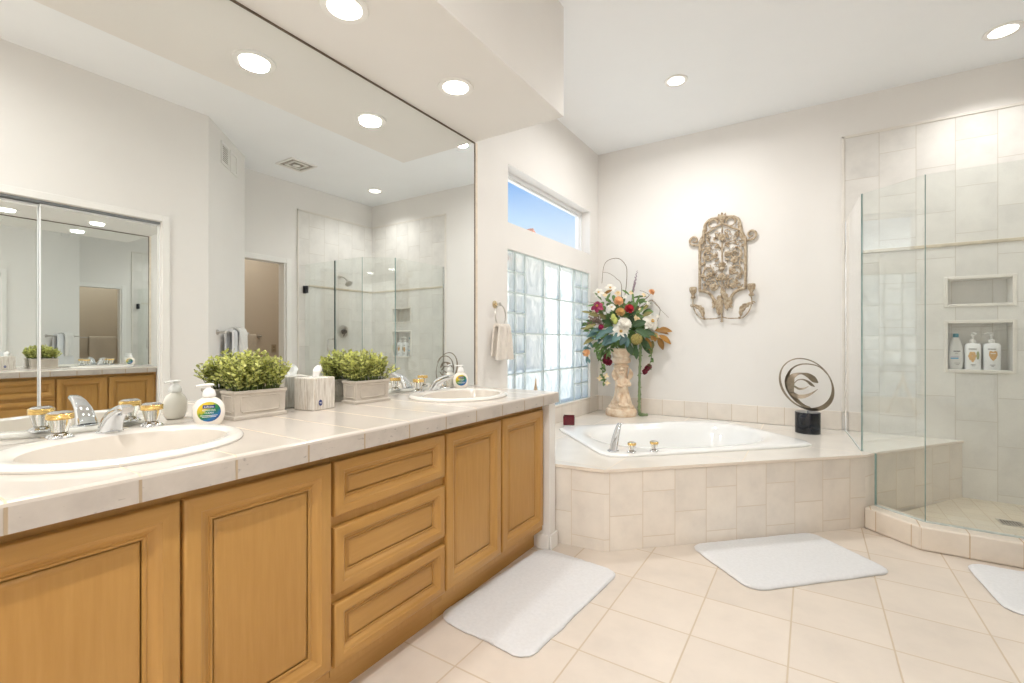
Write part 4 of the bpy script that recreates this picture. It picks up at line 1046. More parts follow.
m = MB(); yy = by - .0262; bar(m, bx - .017, bx + .019, yy, NZ + .118, NZ + .1255); m.build('label_print', INKG, t)
for q in ((-.008, .006, .107, .110), (-.012, .018, .040, .043), (-.006, .012, .030, .033)):
    m = MB(); bar(m, bx + q[0], bx + q[1], yy, NZ + q[2], NZ + q[3]); m.build('label_print', INKG, t)
m = MB(); bar(m, bx - .032, bx + .010, yy + .0012, NZ + .070, NZ + .078); m.build('aqua_stripe', AQUA, t)
m = MB(); bar(m, bx - .030, bx + .014, yy + .0012, NZ + .083, NZ + .0855); m.build('violet_stripe', VIOP, t)
t.scale = (1, 1, 1.05)
def pump_bottle(label, bx, by, w, facing, emblem):
    t = thing('pump_bottle', label, 'bottle', (bx, by, NZ))
    m = MB(); ovbody(m, (bx, by, NZ), [(0, w * .95, .026), (.004, w, .029), (.13, w * 1.02, .029), (.150, w * .98, .028), (.157, w * .8, .024), (.161, .017, .016)], pw=3.2); m.build('bottle', BOTW, t)
    MB().lathe([(.0165, .161), (.0165, .178), (.013, .182), (.006, .184), (.0055, .205)], (bx, by, NZ), 24).build('collar', PLASW, t)
    m = MB(); m.tube([(bx, by, NZ + .203), (bx, by, NZ + .222)], [.012, .009], 16)
    m.tube([(bx + facing[0] * -.006, by - facing[1] * -.006, NZ + .217), (bx + facing[0] * .028, by - facing[1] * .028, NZ + .220), (bx + facing[0] * .046, by - facing[1] * .046, NZ + .213)], [.008, .0065, .005], 12)
    m.build('pump_nozzle', PLASW, t); y = by - .0302
    for q in ((-.026, .014, .122, .127), (-.016, .010, .028, .031), (-.010, .004, .021, .024)):
        m = MB(); bar(m, bx + q[0], bx + q[1], y, NZ + q[2], NZ + q[3]); m.build('label_print', INKG, t)
    m = MB()
    if emblem == 'shield':
        pts = [(-.019, .034), (-.010, .038), (0, .033), (.010, .038), (.019, .034), (.021, .012), (.013, -.008), (0, -.022), (-.013, -.008), (-.021, .012)]
        m.prism([(bx + a, b) for a, b in pts], 0, 1)
        m.v = [Vector((v.x, y - .0005 - .0006 * v.z, NZ + .076 + v.y)) for v in m.v]; m.build('gold_shield', GOLDP, t)
        m2 = MB(); bar(m2, bx - .012, bx + .012, y - .001, NZ + .096, NZ + .100); m2.build('shield_print', BOTW, t)
    else:
        for a in range(6): m.sphere((bx - .008 + .011 * cos(a * 1.05), y - .0004, NZ + .082 + .017 * sin(a * 1.05)), .011, 1, .06, 1, 10, 6)
        m.sphere((bx - .006, y - .0004, NZ + .058), .010, .8, .06, 1.4, 10, 6); m.build('gold_flower', GOLDP, t)
        m2 = MB(); m2.sphere((bx + .020, y - .0003, NZ + .086), .007, 1, .06, 3.6, 10, 8); m2.build('olive_leaf', GRNP, t)
    t.scale = (1.02, 1, 1.16)
pump_bottle('white pump bottle with gold flower print, middle of three in the shower niche', 2.800, 4.540, .041, (.2, 1), 'flower')
pump_bottle('white pump bottle with gold shield print at right in the shower niche', 2.897, 4.540, .043, (-.9, .3), 'shield')

# ---------------------------------------------------------------- ornate wall plaque
OLDW = NT('weathered_gilt_wood'); _v = OLDW.obj(); _f = OLDW.noise(38, _v, 4, .65)
OLDW.l(OLDW.ramp(_f, [(.28, srgb(112, 92, 68)), (.42, srgb(160, 140, 114)), (.58, srgb(190, 174, 150)), (.75, srgb(214, 204, 186))]), OLDW.b.inputs['Base Color'])
OLDW.b.inputs['Roughness'].default_value = .65; OLDW.bump(OLDW.noise(120, _v, 3), .4, .004); OLDW = OLDW.m
AX, AZ = 1.172, 1.319
t = thing('wall_plaque', 'tall ornate weathered scrollwork wall plaque hanging on the back wall', 'wall ornament', (AX, YB, AZ))
def PP(u, v, w=.02): return Vector((AX + u, YB - w, AZ + v))
def spiral(u, v, r, a0, turns, w=.02, shrink=.25, n=26, sg=1):
    return [PP(u + r * (1 - (1 - shrink) * k / n) * cos(a0 + sg * 2 * pi * turns * k / n), v + r * (1 - (1 - shrink) * k / n) * sin(a0 + sg * 2 * pi * turns * k / n), w) for k in range(n + 1)]
def smooth(pts, n=8):
    out = []; L = len(pts)
    for i in range(L - 1):
        g = lambda k: Vector(pts[min(max(i + k, 0), L - 1)])
        for q in range(n):
            f = q / n; a, b, c, d = g(-1), g(0), g(1), g(2); out.append(.5 * (2 * b + (c - a) * f + (2 * a - 5 * b + 4 * c - d) * f * f + (3 * b - a - 3 * c + d) * f ** 3))
    out.append(Vector(pts[-1])); return out
def petal_boss(m, u, v, r, n=6, w=.024, d=.010):
    for k in range(n):
        a = 2 * pi * k / n + .3; c = PP(u + r * .58 * cos(a), v + r * .58 * sin(a), w)
        m.sphere(c, r * .48, 1, .0 + d / (r * .48) * .6, 1, 8, 6)
    m.sphere(PP(u, v, w + d * .7), r * .32, 1, .8, 1, 8, 6)
def acanthus(m, base, tip, width, w=.022, bend=0.0):
    b, tp = Vector(base), Vector(tip); d = tp - b; n = Vector((-d.y, d.x)); N = 10; L = []
    for k in range(N + 1):
        f = k / N; wd = width * (sin(pi * min(1, f * .92 + .08)) ** .7) * (1 + .22 * sin(k * 2.6)); c = b + d * f + n * bend * sin(pi * f)
        nn = n.normalized(); L.append([PP(*(c + nn * wd), w - .004), PP(*(c + nn * wd * .5), w + .005), PP(*c, w + .001), PP(*(c - nn * wd * .5), w + .005), PP(*(c - nn * wd), w - .004), PP(*c, w - .010)])
    m.loft(L)
fr = MB()
for sg in (-1, 1):
    fr.loft([[PP(sg * .197, .285, .004), PP(sg * .197, .285, .022), PP(sg * .190, .285, .028), PP(sg * .178, .285, .026), PP(sg * .174, .285, .014), PP(sg * .174, .285, .004)],
             [PP(sg * .197, .735, .004), PP(sg * .197, .735, .022), PP(sg * .190, .735, .028), PP(sg * .178, .735, .026), PP(sg * .174, .735, .014), PP(sg * .174, .735, .004)]], smooth=False)
    fr.tube(smooth([PP(sg * .186, .29), PP(sg * .150, .285), PP(sg * .105, .262), PP(sg * .075, .222), PP(sg * .060, .17), PP(sg * .075, .13)]), [.013] * 41, 8)
    fr.tube(smooth([PP(sg * .186, .73), PP(sg * .158, .78), PP(sg * .150, .83), PP(sg * .135, .89), PP(sg * .092, .925), PP(sg * .045, .928), PP(0, .945)]), [.012] * 49, 8)
fr.build('frame', OLDW, t)
cr = MB()
for sg in (-1, 1):
    cr.tube(smooth([PP(sg * .186, .70), PP(sg * .205, .705), PP(sg * .235, .708)], 6) + spiral(sg * .233, .752, .044, -pi / 2, 1.15, .02, .3, 28, sg), [.010] * 30 + [.008] * 12, 8)
    cr.tube(spiral(sg * .072, .880, .040, pi if sg > 0 else 0, .8, .022, .8, 22, -sg), .007, 8)
    acanthus(cr, (sg * .15, .79), (sg * .178, .70), .022); acanthus(cr, (sg * .135, .88), (sg * .150, .79), .017)
    cr.tube(smooth([PP(sg * .150, .80), PP(sg * .11, .815), PP(sg * .06, .845), PP(sg * .012, .872), PP(0, .885)]), .009, 8)
for k in range(5): acanthus(cr, (0, .905), (.055 * sin((k - 2) * .62), .905 + .073 * cos((k - 2) * .55)), .013)
acanthus(cr, (0, .94), (0, .86), .018)
cr.build('crest', OLDW, t)
fg = MB(); rnd = random.Random(12)
for sg in (-1, 1):
    fg.tube(smooth([PP(0, .64, .016), PP(sg * .04, .70, .016), PP(sg * .10, .72, .016), PP(sg * .13, .77, .016)]), .006, 8)
    fg.tube(spiral(sg * .105, .60, .058, pi / 2, 1.1, .016, .35, 28, -sg), .0075, 8); fg.tube(spiral(sg * .110, .455, .056, -pi / 2, 1.15, .016, .35, 28, sg), .0075, 8)
    fg.tube(spiral(sg * .085, .345, .04, pi / 2, 1.0, .016, .35, 24, sg), .007, 8); fg.tube(spiral(sg * .135, .33, .03, 0, 1.0, .016, .35, 22, -sg), .006, 8)
    fg.tube(spiral(sg * .13, .69, .028, 0, .9, .016, .35, 22, sg), .006, 8); fg.tube(spiral(sg * .04, .80, .025, 0, .9, .016, .4, 22, sg), .005, 8)
    fg.tube(smooth([PP(sg * .172, .42, .014), PP(sg * .14, .52, .014), PP(sg * .165, .60, .014)]), .005, 8); fg.tube(smooth([PP(0, .30, .014), PP(sg * .05, .40, .014), PP(sg * .10, .52, .014)]), .005, 8)
    for (u, v, a, l, w_) in ((.15, .655, .5, .05, .014), (.06, .665, 2.4, .05, .014), (.145, .545, -.6, .05, .014), (.06, .545, 2.6, .045, .012), (.15, .415, .5, .05, .014), (.055, .40, -2.6, .05, .014), (.11, .375, -1.2, .05, .014), (.14, .375, 1.2, .04, .012), (.05, .745, 2.0, .05, .013), (.10, .76, .8, .05, .013), (.055, .30, 2.2, .05, .014), (.125, .29, .4, .04, .012)):
        acanthus(fg, (sg * u, v), (sg * (u + l * cos(a)), v + l * sin(a)), w_, .02)
    for k in range(60):
        a = rnd.uniform(0, 6.28); u, v = sg * rnd.uniform(.02, .165), rnd.uniform(.30, .78); l = rnd.uniform(.02, .035)
        fg.tube(spiral(u, v, l * .5, a, .7, .010, .4, 8, sg), .0032, 5)
fg.tube([PP(0, .27, .012), PP(0, .86, .012)], .006, 8)
fg.build('scrollwork', OLDW, t)
for (u, v, r, n_) in ((0, .755, .032, 7), (-.055, .595, .024, 6), (.045, .605, .026, 6), (.10, .545, .030, 6), (0, .405, .032, 7), (-.115, .655, .026, 6), (-.125, .585, .022, 5), (-.105, .43, .026, 6), (.085, .445, .028, 6), (-.065, .315, .034, 7), (.09, .32, .026, 6), (.02, .235, .030, 7)):
    b = MB(); petal_boss(b, u, v, r, n_); b.build('rosette', OLDW, t)
b = MB()
for k in range(7):
    a = (k - 3) * .36; b.loft([[PP(.010 * sin(a) + e * .004, .478 + .004 * cos(a), .02 + q) for e, q in ((-1, 0), (0, .006), (1, 0), (0, -.006))], [PP(.036 * sin(a) + e * .0095, .478 + .055 * cos(a) - .01, .024 + q) for e, q in ((-1, 0), (0, .010), (1, 0), (0, -.006))], [PP(.045 * sin(a) + e * .006, .478 + .072 * cos(a) - .01, .02 + q) for e, q in ((-1, 0), (0, .006), (1, 0), (0, -.006))]])
b.sphere(PP(0, .475, .026), .016, 1.6, .7, 1, 10, 8); b.build('shell', OLDW, t)
for sg in (-1, 1):
    b = MB(); M_ = Matrix.Translation(PP(sg * .236, .215, .05))
    b.lathe([(.007, 0), (.016, .006), (.020, .018), (.011, .03), (.013, .045), (.026, .065), (.030, .09), (.026, .11), (.022, .108), (.018, .08)], (0, 0, 0), 20, M=M_, lobes=6, lamp=.14); b.build('candle_cup', OLDW, t)
    b = MB(); b.tube(smooth([PP(sg * .236, .215, .05), PP(sg * .238, .16, .045), PP(sg * .215, .09, .04), PP(sg * .17, .04, .035), PP(sg * .13, .034, .03), PP(sg * .05, .036, .025), PP(0, .05, .02)]), [.005] * 49, 8)
    acanthus(b, (sg * .242, .165), (sg * .150, .035), .024, .045, sg * -.22); b.tube(spiral(sg * .250, .160, .014, 0, .8, .045, .4, 14, sg), .005, 6); b.sphere(PP(sg * .142, .036, .035), .011); b.build('candle_arm', OLDW, t)
b = MB()
acanthus(b, (-.02, .24), (-.022, .055), .032, .032); acanthus(b, (.03, .25), (.045, .10), .024, .030); acanthus(b, (-.055, .21), (-.07, .145), .02, .026); acanthus(b, (.06, .22), (.075, .15), .02, .026); acanthus(b, (0, .30), (.03, .2), .024, .036)
b.tube([PP(0, .20, .02), PP(0, .03, .024)], [.010, .006], 10); b.lathe([(.006, 0), (.013, .006), (.007, .014), (.009, .022), (.004, .03)], PP(0, .002, .024), 16); b.build('leaf_drop', OLDW, t)

# ---------------------------------------------------------------- cherub pedestal
STONE = NT('antique_stone'); _f = STONE.noise(18, STONE.obj(), 4, .6)
STONE.l(STONE.ramp(_f, [(.3, srgb(206, 172, 138)), (.5, srgb(228, 204, 176)), (.7, srgb(240, 226, 206))]), STONE.b.inputs['Base Color']); STONE.b.inputs['Roughness'].default_value = .6
STONE.bump(STONE.noise(70, STONE.obj(), 4), .15, .004); STONE = STONE.m
PXc, PYc = .325, 4.27
t = thing('cherub_pedestal', 'cream stone pedestal urn with a cherub figure in the tub corner', 'pedestal', (PXc, PYc, ZD))
MB().lathe([(.135, .0006), (.143, .012), (.146, .035), (.138, .062), (.118, .075), (.122, .082), (.120, .092), (.098, .108), (.100, .116), (.096, .13), (.082, .152), (.070, .175), (.062, .22), (.058, .30), (.058, .38), (.062, .43), (.070, .455), (.074, .468), (.060, .478), (.060, .486)], (PXc, PYc, ZD), 40, lobes=12, lamp=.012).build('base', STONE, t)
MB().lathe([(.058, .4865), (.070, .494), (.084, .50), (.088, .515), (.086, .54), (.076, .55), (.078, .556), (.082, .575), (.092, .60), (.098, .622), (.100, .632), (.093, .634), (.085, .62), (.05, .60)], (PXc, PYc, ZD), 40).build('urn', STONE, t)
def cp(r, d, z):
    r *= 1.12; d = d * 1.12 + .012; z = .12 + (z - .12) * 1.05
    return (PXc + Rv.x * r + Dv.x * d, PYc + Rv.y * r + Dv.y * d, ZD + z)
J = [cp(0, .052, .225), cp(-.002, .060, .275), cp(-.006, .060, .325), cp(-.010, .060, .352), cp(-.016, .064, .385), cp(-.020, .066, .418),      # 0 pelvis 1 belly 2 chest 3 neck 4 face 5 crown
     cp(-.040, .064, .322), cp(-.052, .088, .285), cp(-.018, .104, .272),          # 6-8 left arm across
     cp(.032, .062, .322), cp(.056, .078, .285), cp(.022, .106, .288),             # 9-11 right arm
     cp(-.030, .062, .205), cp(-.046, .098, .175), cp(-.040, .086, .125),          # 12-14 left leg
     cp(.030, .062, .205), cp(.040, .094, .160), cp(.034, .082, .112), cp(.040, .104, .104), cp(-.046, .112, .116), cp(.004, .110, .295), cp(.034, .110, .305)]
RAD = [.042, .037, .036, .018, .034, .030, .020, .016, .012, .020, .016, .012, .026, .021, .014, .026, .020, .013, .011, .011, .009, .009]
EDG = [(0, 1), (1, 2), (2, 3), (3, 4), (4, 5), (2, 6), (6, 7), (7, 8), (2, 9), (9, 10), (10, 11), (0, 12), (12, 13), (13, 14), (0, 15), (15, 16), (16, 17), (17, 18), (14, 19), (8, 20), (11, 21)]
me = bpy.data.meshes.new('cherub'); iv = t.matrix_basis.inverted(); me.from_pydata([tuple(iv @ Vector(p)) for p in J], EDG, [])
ch = bpy.data.objects.new('cherub', me); COL.objects.link(ch); ch.parent = t; me.materials.append(STONE)
sk = ch.modifiers.new('skin', 'SKIN'); sk.use_smooth_shade = True
for i, v in enumerate(me.skin_vertices[0].data): v.radius = (RAD[i], RAD[i]); v.use_root = (i == 0)
ss = ch.modifiers.new('sub', 'SUBSURF'); ss.levels = ss.render_levels = 2
hd = MB(); hc = Vector(cp(-.018, .068, .402))
for k in range(34):
    a = k * 2.399; zz = 1 - k / 34 * 1.25; rr_ = math.sqrt(max(0, 1 - zz * zz)); q = Vector((cos(a) * rr_, sin(a) * rr_, zz))
    if q.dot(Dv) > .35 and zz < .55: continue
    hd.sphere(hc + q * .033, .0105, 1, 1, .9, 8, 6)
hd.build('curls', STONE, t)
fc = MB(); f0 = hc + Dv * .033 - Rv * .004
fc.sphere(f0 + Vector((0, 0, -.006)), .0065, 1, 1, 1.1, 8, 6)
for sg in (-1, 1): fc.sphere(f0 + Rv * .014 * sg + Vector((0, 0, -.012)), .010, 1, 1, 1, 8, 6); fc.sphere(f0 + Rv * .012 * sg + Vector((0, 0, .006)) - Dv * .002, .005, 1, 1, .7, 8, 6)
fc.tube([f0 - Rv * .008 + Vector((0, 0, -.021)), f0 + Dv * .002 + Vector((0, 0, -.023)), f0 + Rv * .008 + Vector((0, 0, -.021))], [.002, .004, .002], 6)
fc.build('face_relief', STONE, t)
for sg in (-1, 1):
    w_ = MB(); L = []
    for k in range(8):
        f = k / 7; c = Vector(cp(sg * (.042 + .030 * sin(f * 2.4)), .035 - .01 * f, .315 + .115 * f)); wd = .022 * sin(pi * min(.97, f * .8 + .18)) + .002
        L.append([c + Rv * wd * cos(a) + Vector((0, 0, wd * .3 * sin(a))) + Dv * .006 * sin(a) for a in [2 * pi * i / 12 for i in range(12)]])
    w_.loft(L)
    w_.build('wing', STONE, t)
dp = MB(); L = []
for k in range(9):
    f = k / 8; z = .215 - .115 * f; r = .046 + .030 * f
    L.append([Vector(cp(r * cos(a) * (1 + .10 * sin(7 * a + f * 2)), .045 + r * .75 * sin(a) * (1 + .10 * sin(7 * a + f)), z)) for a in [2 * pi * i / 42 for i in range(42)]])
dp.loft(L); dp.build('drapery', STONE, t)

# ---------------------------------------------------------------- flower arrangement standing in the urn
MZ = ZD + .634
fa = thing('flower_arrangement', 'large silk flower arrangement with trailing vines standing in the cherub urn', 'flowers', (PXc, PYc, MZ))
rnd = random.Random(77)
def FP(x, z, d=0): return Vector((PXc, PYc, MZ)) + Rv * x + Dv * d + Vector((0, 0, z))
def petal(m, c, ax, out, L, W, curl, cup=.3, mi=0, tipw=.25):
    """one petal growing from c along out, lifted along ax"""
    out = out.normalized(); sd = ax.cross(out).normalized(); rows = []
    for k in range(6):
        f = k / 5; w = W * (sin(pi * (f * .78 + .12)) ** .8) if f < 1 else W * tipw
        p = c + out * L * f * (1 - .15 * curl * f) + ax * L * (cup * f - curl * f * f)
        rows.append([p - sd * w + ax * w * .25, p - sd * w * .4, p + sd * w * .4, p + sd * w + ax * w * .25])
    V = [q for r in rows for q in r]; F = [(a * 4 + i, a * 4 + i + 1, a * 4 + i + 5, a * 4 + i + 4) for a in range(5) for i in range(3)]
    m.add(V, F, mi, True)
def frame_of(ax):
    ax = ax.normalized(); a = ax.orthogonal().normalized(); return ax, a, ax.cross(a)
FM = {}
def fmat(name, c, tr=.2, var=.12):
    if name not in FM: FM[name] = leaf_mat(name, c, tr, var)
    return FM[name]
WHT = fmat('white_petal', srgb(240, 236, 226)); MAG = fmat('magenta_petal', srgb(150, 36, 78), .15, .3); PEA = fmat('peach_petal', srgb(240, 190, 140)); TNR = fmat('tan_petal', srgb(214, 172, 108)); REDP = fmat('red_petal', srgb(165, 22, 40), .1, .25)
BUR = fmat('burgundy_petal', srgb(110, 18, 42), .1, .3); CRM = fmat('cream_petal', srgb(242, 220, 178)); YEL = fmat('yellow_stamen', srgb(226, 180, 70)); PUR = fmat('purple_spike', srgb(168, 150, 160))
TEALL = fmat('teal_leaf', srgb(84, 116, 114), .15, .4); DKG = fmat('dark_green_leaf', srgb(58, 84, 50), .15, .4); MDG = fmat('mid_green_leaf', srgb(104, 134, 78), .25, .35); AUT = fmat('autumn_leaf', srgb(160, 116, 52), .2, .35); OLV = fmat('olive_leaf', srgb(134, 128, 76), .2, .35)
BRN = pmat('twig_bark', srgb(134, 112, 88), .8, var=.15); MAUV = fmat('mauve_berry', srgb(142, 120, 108), 0, .3); LIME = fmat('lime_fruit', srgb(180, 186, 100), 0, .2); SEED = fmat('seed_head', srgb(160, 148, 84), 0, .35)
def face(x, z, tilt=.5): return (Dv * 1.0 + Rv * (x * 1.6) + Vector((0, 0, .25 + z * .6))).normalized()
def rose(x, z, d, r, mt, nm):
    c = FP(x, z, d); ax, a, b = frame_of(face(x, z)); m = MB()
    for ly, (n, L, cup, curl) in enumerate(((3, .42, .95, .1), (5, .62, .75, .15), (6, .86, .42, .25), (7, 1.08, .14, .35))):
        for k in range(n):
            t_ = 2 * pi * k / n + ly * .7 + rnd.uniform(-.15, .15); petal(m, c + ax * r * .1 * (3 - ly), ax, a * cos(t_) + b * sin(t_), r * L, r * .52, curl, cup, 0, .5)
    m.build(nm, mt, fa)
def lily(x, z, d, r, mt, nm, n=6, center=True, cup=.35, wd=.27):
    c = FP(x, z, d); ax, a, b = frame_of(face(x, z)); m = MB(); ph = rnd.uniform(0, 1)
    for k in range(n):
        t_ = 2 * pi * k / n + ph; petal(m, c + ax * (.004 if k % 2 else 0), ax, a * cos(t_) + b * sin(t_), r * rnd.uniform(.88, 1.08), r * wd, .45, cup, 0, .04)
    o = m.build(nm, mt, fa)
    if center:
        m = MB()
        for k in range(7):
            t_ = 2 * pi * k / 7; q = c + ax * r * .28 + (a * cos(t_) + b * sin(t_)) * r * .13; m.tube([c, q], r * .018, 4); m.sphere(q, r * .055, 1, 1, 1, 6, 5)
        m.build('stamens', YEL, o)
lily(-.107, .563, .02, .062, WHT, 'white_lily', 7); lily(-.218, .521, .03, .058, WHT, 'white_lily'); lily(-.237, .39, .06, .068, MAG, 'magenta_lily', 6, True, .3, .33)
rose(-.039, .446, .06, .046, PEA, 'peach_rose'); rose(-.033, .34, .11, .042, TNR, 'tan_rose'); rose(.054, .37, .10, .044, REDP, 'red_rose')
lily(-.107, .38, .08, .045, WHT, 'white_blossom', 5, True, .3, .38); lily(.10, .30, .07, .038, CRM, 'cream_blossom', 5, True, .3, .38); lily(.13, .27, .09, .035, CRM, 'cream_blossom', 5, True, .3, .38); lily(-.03, .52, .0, .035, CRM, 'cream_blossom', 5, True, .3, .38)
rose(-.005, .225, .16, .064, WHT, 'white_magnolia'); lily(-.045, .15, .17, .085, WHT, 'white_lily', 6, True, .2, .36)
lily(.27, .25, .05, .092, WHT, 'white_lily', 6, True, .3, .36); lily(.225, .225, .08, .06, WHT, 'white_lily', 5, False, .3, .36)
rose(.29, .534, .0, .030, PEA, 'peach_rosebud'); rose(.295, .11, .06, .044, TNR, 'tan_rose'); rose(-.34, -.04, .05, .036, PEA, 'peach_rosebud')
for (x, z, d) in ((-.150, -.075, .10), (-.165, -.112, .10), (-.140, -.125, .10)): rose(x, z, d, .034, BUR, 'burgundy_blossom')
for (x, z, d) in ((.225, -.185, .08), (.20, -.215, .09), (.245, -.17, .07)): rose(x, z, d, .028, BUR, 'burgundy_blossom')
for (x, z, d) in ((-.218, -.276, .09), (-.15, -.32, .09), (-.16, -.255, .09)): lily(x, z, d, .030, CRM, 'cream_bud', 4, False, .9, .3)
rose(-.21, .20, .10, .026, MAG, 'magenta_bud')
# leaves
def bigleaf(m, x, z, d, ang, L, W, droop=.25, yaw=.3, wav=0):
    p = FP(x, z, d); dr = Rv * cos(ang) + Vector((0, 0, sin(ang))) + Dv * yaw; dr.normalize()
    nrm = (Dv + Vector((0, 0, .5))).normalized(); sd = dr.cross(nrm).normalized(); nrm = sd.cross(dr); V = []; N = 8
    for k in range(N + 1):
        f = k / N; w = W * (max(0, sin(pi * (f * .93 + .05))) ** .85) * (1 + wav * sin(k * 2.2)); c = p + dr * L * f - Vector((0, 0, 1)) * droop * L * f * f
        V += [c - sd * w + nrm * w * .28, c - sd * w * .5 + nrm * w * .16, c, c + sd * w * .5 + nrm * w * .16, c + sd * w + nrm * w * .28]
    m.add(V, [(a * 5 + i, a * 5 + i + 1, a * 5 + i + 6, a * 5 + i + 5) for a in range(N) for i in range(4)], 0, True)
def leaves(name, mt, specs, lk=.86, wk=.74):
    m = MB()
    for q in specs:
        q = list(q); q[4] *= lk; q[5] *= wk; bigleaf(m, *q)
    m.build(name, mt, fa)
leaves('teal_leaves', TEALL, [(-.08, .17, .13, 3.0, .15, .045, .35, .3, .12), (-.03, .14, .17, 3.6, .14, .045, .3, .3, .12), (0, .13, .18, 4.1, .12, .042, .2, .3, .12), (-.15, .16, .1, 3.4, .15, .04, .4, .2, .12), (-.20, .17, .08, 2.9, .14, .03, .4, .2), (-.05, .10, .16, 3.3, .15, .042, .3, .3, .1), (-.12, .12, .12, 3.8, .13, .038, .2, .2), (.0, .11, .15, 4.9, .10, .04, .2, .3), (-.24, .14, .06, 3.2, .12, .03, .3, .2), (-.10, .09, .14, 3.5, .12, .036, .3, .2)])
leaves('dark_leaves', DKG, [(.08, .20, .12, .6, .16, .05, .2, .3), (.10, .17, .14, -.3, .15, .05, .3, .3), (.04, .20, .1, 1.3, .15, .045, .1, .3), (.16, .14, .1, .2, .15, .045, .3, .2), (.14, .08, .12, -.6, .14, .042, .2, .3), (.02, .05, .14, -1.2, .13, .045, .1, .3), (.10, .02, .12, -1.5, .13, .035, .1, .2), (-.10, .22, .06, 2.6, .14, .04, .2, .2), (.05, .27, .06, .9, .13, .035, .1, .2), (-.06, .26, .08, 1.9, .12, .035, .1, .2), (.18, .06, .06, -1.0, .14, .04, .1, .2)])
leaves('long_leaves', MDG, [(.10, .33, .05, 1.25, .22, .018, .05, .1), (.11, .40, .04, 1.7, .20, .014, .1, .1), (.10, .47, .03, .35, .16, .016, .25, .1), (.07, .50, .03, 2.4, .12, .015, .2, .1), (.12, .42, .04, .7, .15, .016, .3, .1), (-.19, .45, .03, 2.2, .14, .016, .2, .1), (-.22, .40, .04, 3.0, .14, .014, .2, .1), (.16, .44, .02, .1, .14, .014, .3, .1), (-.15, .44, .04, 1.2, .12, .016, .2, .1)])
leaves('autumn_leaves', AUT, [(.33, .16, .05, .35, .16, .042, .35, .2), (.34, .12, .06, -.5, .14, .04, .2, .2), (.33, .10, .06, -1.2, .13, .042, .1, .2), (.21, .10, .09, -1.3, .13, .04, .1, .2), (.30, .17, .04, .0, .15, .034, .3, .2), (-.18, .50, .04, .6, .12, .02, .1, .2)])
leaves('olive_leaves', OLV, [(-.22, .30, .06, 2.8, .13, .03, .2, .2), (-.25, .22, .06, 3.3, .15, .028, .2, .2), (-.16, .27, .09, 2.4, .12, .03, .2, .2), (.19, .30, .05, .6, .12, .028, .2, .2), (-.26, .10, .06, 3.5, .14, .03, .2, .2), (-.30, .18, .04, 3.0, .11, .02, .1, .1), (.20, .36, .04, 1.0, .10, .022, .2, .1), (-.28, .33, .02, 2.9, .12, .018, .1, .1), (.25, .03, .06, -1.4, .10, .03, .1, .1), (.28, .07, .06, -1.8, .10, .03, .1, .1)])
m = MB()
for i in range(230):
    a = rnd.uniform(0, 2 * pi); rr_ = rnd.uniform(.05, .27) ; x = rr_ * cos(a) * 1.12; z = .20 + rr_ * sin(a) * .95
    if abs(x) > .30 or z < -.02: continue
    bigleaf(m, x, z, rnd.uniform(-.10, .07), a + rnd.uniform(-.6, .6), rnd.uniform(.05, .10), rnd.uniform(.012, .024), rnd.uniform(0, .4), rnd.uniform(-.4, .4))
m.build('filler_leaves', MDG, fa)
# twigs, spike, berries, fruit, seed head
m = MB()
for pts, r0 in (([(0, -.02), (.012, .20), (.014, .408), (.047, .55), (.059, .72), (.038, .79), (-.028, .845), (-.113, .836), (-.16, .78), (-.179, .615)], .0045), ([(-.02, .20), (.0, .57), (-.05, .66), (-.11, .71), (-.17, .72)], .0035), ([(.02, .05), (.11, .33), (.20, .40), (.29, .455), (.345, .41), (.367, .36), (.338, .258)], .004), ([(.03, .1), (.13, .35), (.22, .46), (.30, .53)], .0032), ([(.29, .455), (.36, .37), (.46, .277)], .0022), ([(.05, .2), (.17, .41), (.26, .50), (.18, .55)], .003), ([(-.02, .1), (-.15, .35), (-.23, .42), (-.32, .44)], .003)):
    P = smooth([FP(x, z, .02 * sin(i * 1.3)) for i, (x, z) in enumerate(pts)], 7); m.tube(P, [r0 * (1 - .55 * k / len(P)) for k in range(len(P))], 6)
m.build('twigs', BRN, fa)
m = MB()
for k in range(26):
    f = k / 25; c = FP(.108 + .04 * f, .54 + .19 * f, .02); m.sphere(c + Vector((rnd.gauss(0, .004), rnd.gauss(0, .004), 0)), .011 * (1 - f * .75), 1, 1, 1.6, 6, 5)
m.tube([FP(.06, .2, .0), FP(.095, .46, .02), FP(.108, .54, .02)], .003, 6); m.build('purple_spike', PUR, fa)
m = MB()
for k in range(70):
    q = FP(-.244 + max(-.08, min(.08, rnd.gauss(0, .04))), .27 + max(-.05, min(.05, rnd.gauss(0, .024))), .05 + rnd.uniform(-.025, .025)); m.sphere(q, rnd.uniform(.006, .011), 1, 1, 1, 6, 5); m.tube([q, FP(-.20, .22, .04)], .0012, 4)
m.build('berry_cluster', MAUV, fa)
for (x, z) in ((-.103, .285), (-.085, .255)): MB().sphere(FP(x, z, .13), .027, .85, .85, 1.3, 14, 10).build('lime_fruit', LIME, fa)
m = MB(); c = FP(.103, .085, .16); m.sphere(c, .046, 1, 1, 1.05, 14, 10)
for k in range(90):
    zz = 1 - 2 * (k + .5) / 90; a = k * 2.399; q = Vector((math.sqrt(1 - zz * zz) * cos(a), math.sqrt(1 - zz * zz) * sin(a), zz)); m.sphere(c + q * .047, .0075, 1, 1, 1, 6, 4)
m.build('seed_head', SEED, fa)
for i in range(9):
    x = (-.16, .02, .17, .24, -.27, .33, .08, -.08, .20)[i]; z = (.50, .48, .36, .42, .33, .30, .52, .20, .50)[i]; lily(x, z, .05, .026, (CRM, WHT)[i % 2], 'filler_blossom', 5, False, .35, .36)
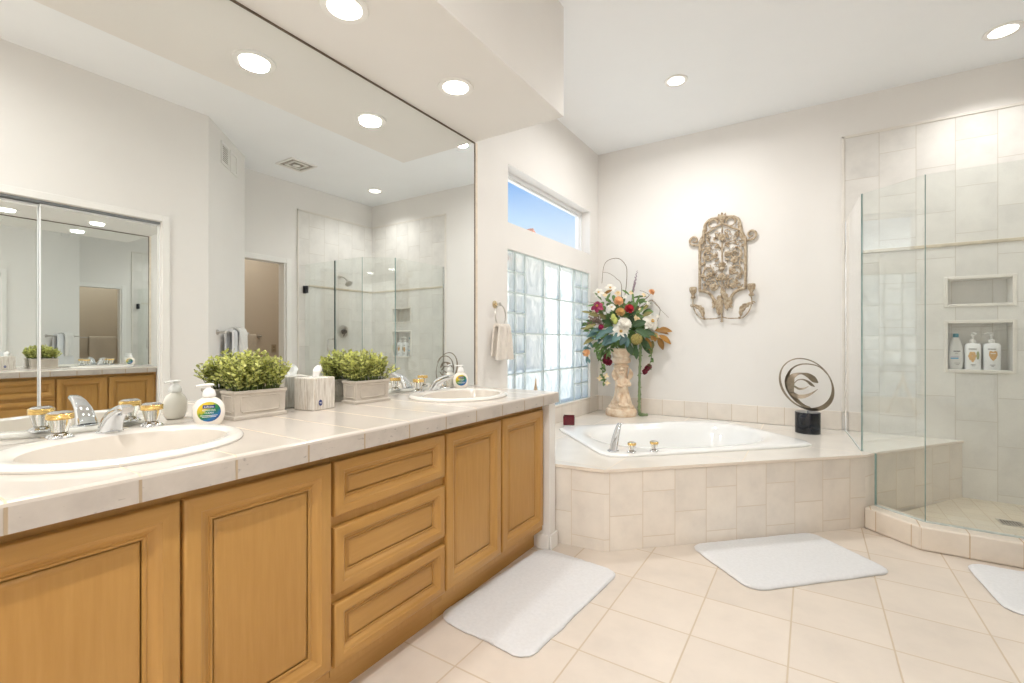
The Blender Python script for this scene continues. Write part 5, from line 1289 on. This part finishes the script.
# trailing vines
def vine(pts, mt, lf, nl, L, seed, d0=.09):
    r_ = random.Random(seed); P = smooth([FP(*p) for p in pts], 8); m = MB().tube(P, .003, 6); o = m.build('vine', mt, fa); m = MB()
    for k in range(nl):
        p = P[int((k + .5) / nl * (len(P) - 1))]; a = r_.uniform(0, 6.28); q = p - Vector((PXc, PYc, MZ)); bigleaf(m, q.dot(Rv), q.z, q.dot(Dv), a, L * r_.uniform(.7, 1.2), L * .32, .4, r_.uniform(-.3, .5))
    m.build('vine_leaves', lf, o)
vine([(.13, .05, .08), (.20, .06, .09), (.25, .0, .08), (.262, -.08, .08), (.245, -.15, .08), (.225, -.18, .08)], STEM, MDG, 20, .035, 1)
vine([(-.08, .05, .1), (-.18, .05, .11), (-.215, -.05, .10), (-.20, -.17, .10), (-.19, -.27, .09), (-.17, -.31, .09)], STEM, MDG, 22, .04, 2)
vine([(-.15, .08, .08), (-.27, .08, .07), (-.325, .02, .06), (-.335, -.03, .05), (-.315, -.11, .05)], STEM, TEALL, 12, .04, 3)
vine([(-.05, .03, .12), (-.12, .02, .13), (-.145, -.05, .12), (-.15, -.10, .11)], STEM, MDG, 12, .035, 4)
vine([(-.2, .05, .08), (-.25, .0, .08), (-.24, -.10, .08)], STEM, MDG, 14, .035, 5)
m = MB(); P = smooth([FP(.10, .06, .10), FP(.155, .05, .09), FP(.165, -.05, .06), (FP(.160, -.25, .05)), FP(.158, -.45, .05), FP(.160, -.603, .05), FP(.185, -.6175, .06), FP(.235, -.6185, .06)], 9)
m.tube(P, [.0115 + .002 * sin(k * 1.9) for k in range(len(P))], 8); o = m.build('hanging_garland', fmat('garland_green', srgb(128, 146, 104), 0, .2), fa); m = MB()
for k in range(90):
    p = P[rnd.randrange(10, len(P) - 8)]; q = p - Vector((PXc, PYc, MZ)); bigleaf(m, q.dot(Rv), q.z, q.dot(Dv), rnd.uniform(0, 6.28), .022, .006, .1, rnd.uniform(-.5, .8))
m.build('garland_leaves', MDG, o)
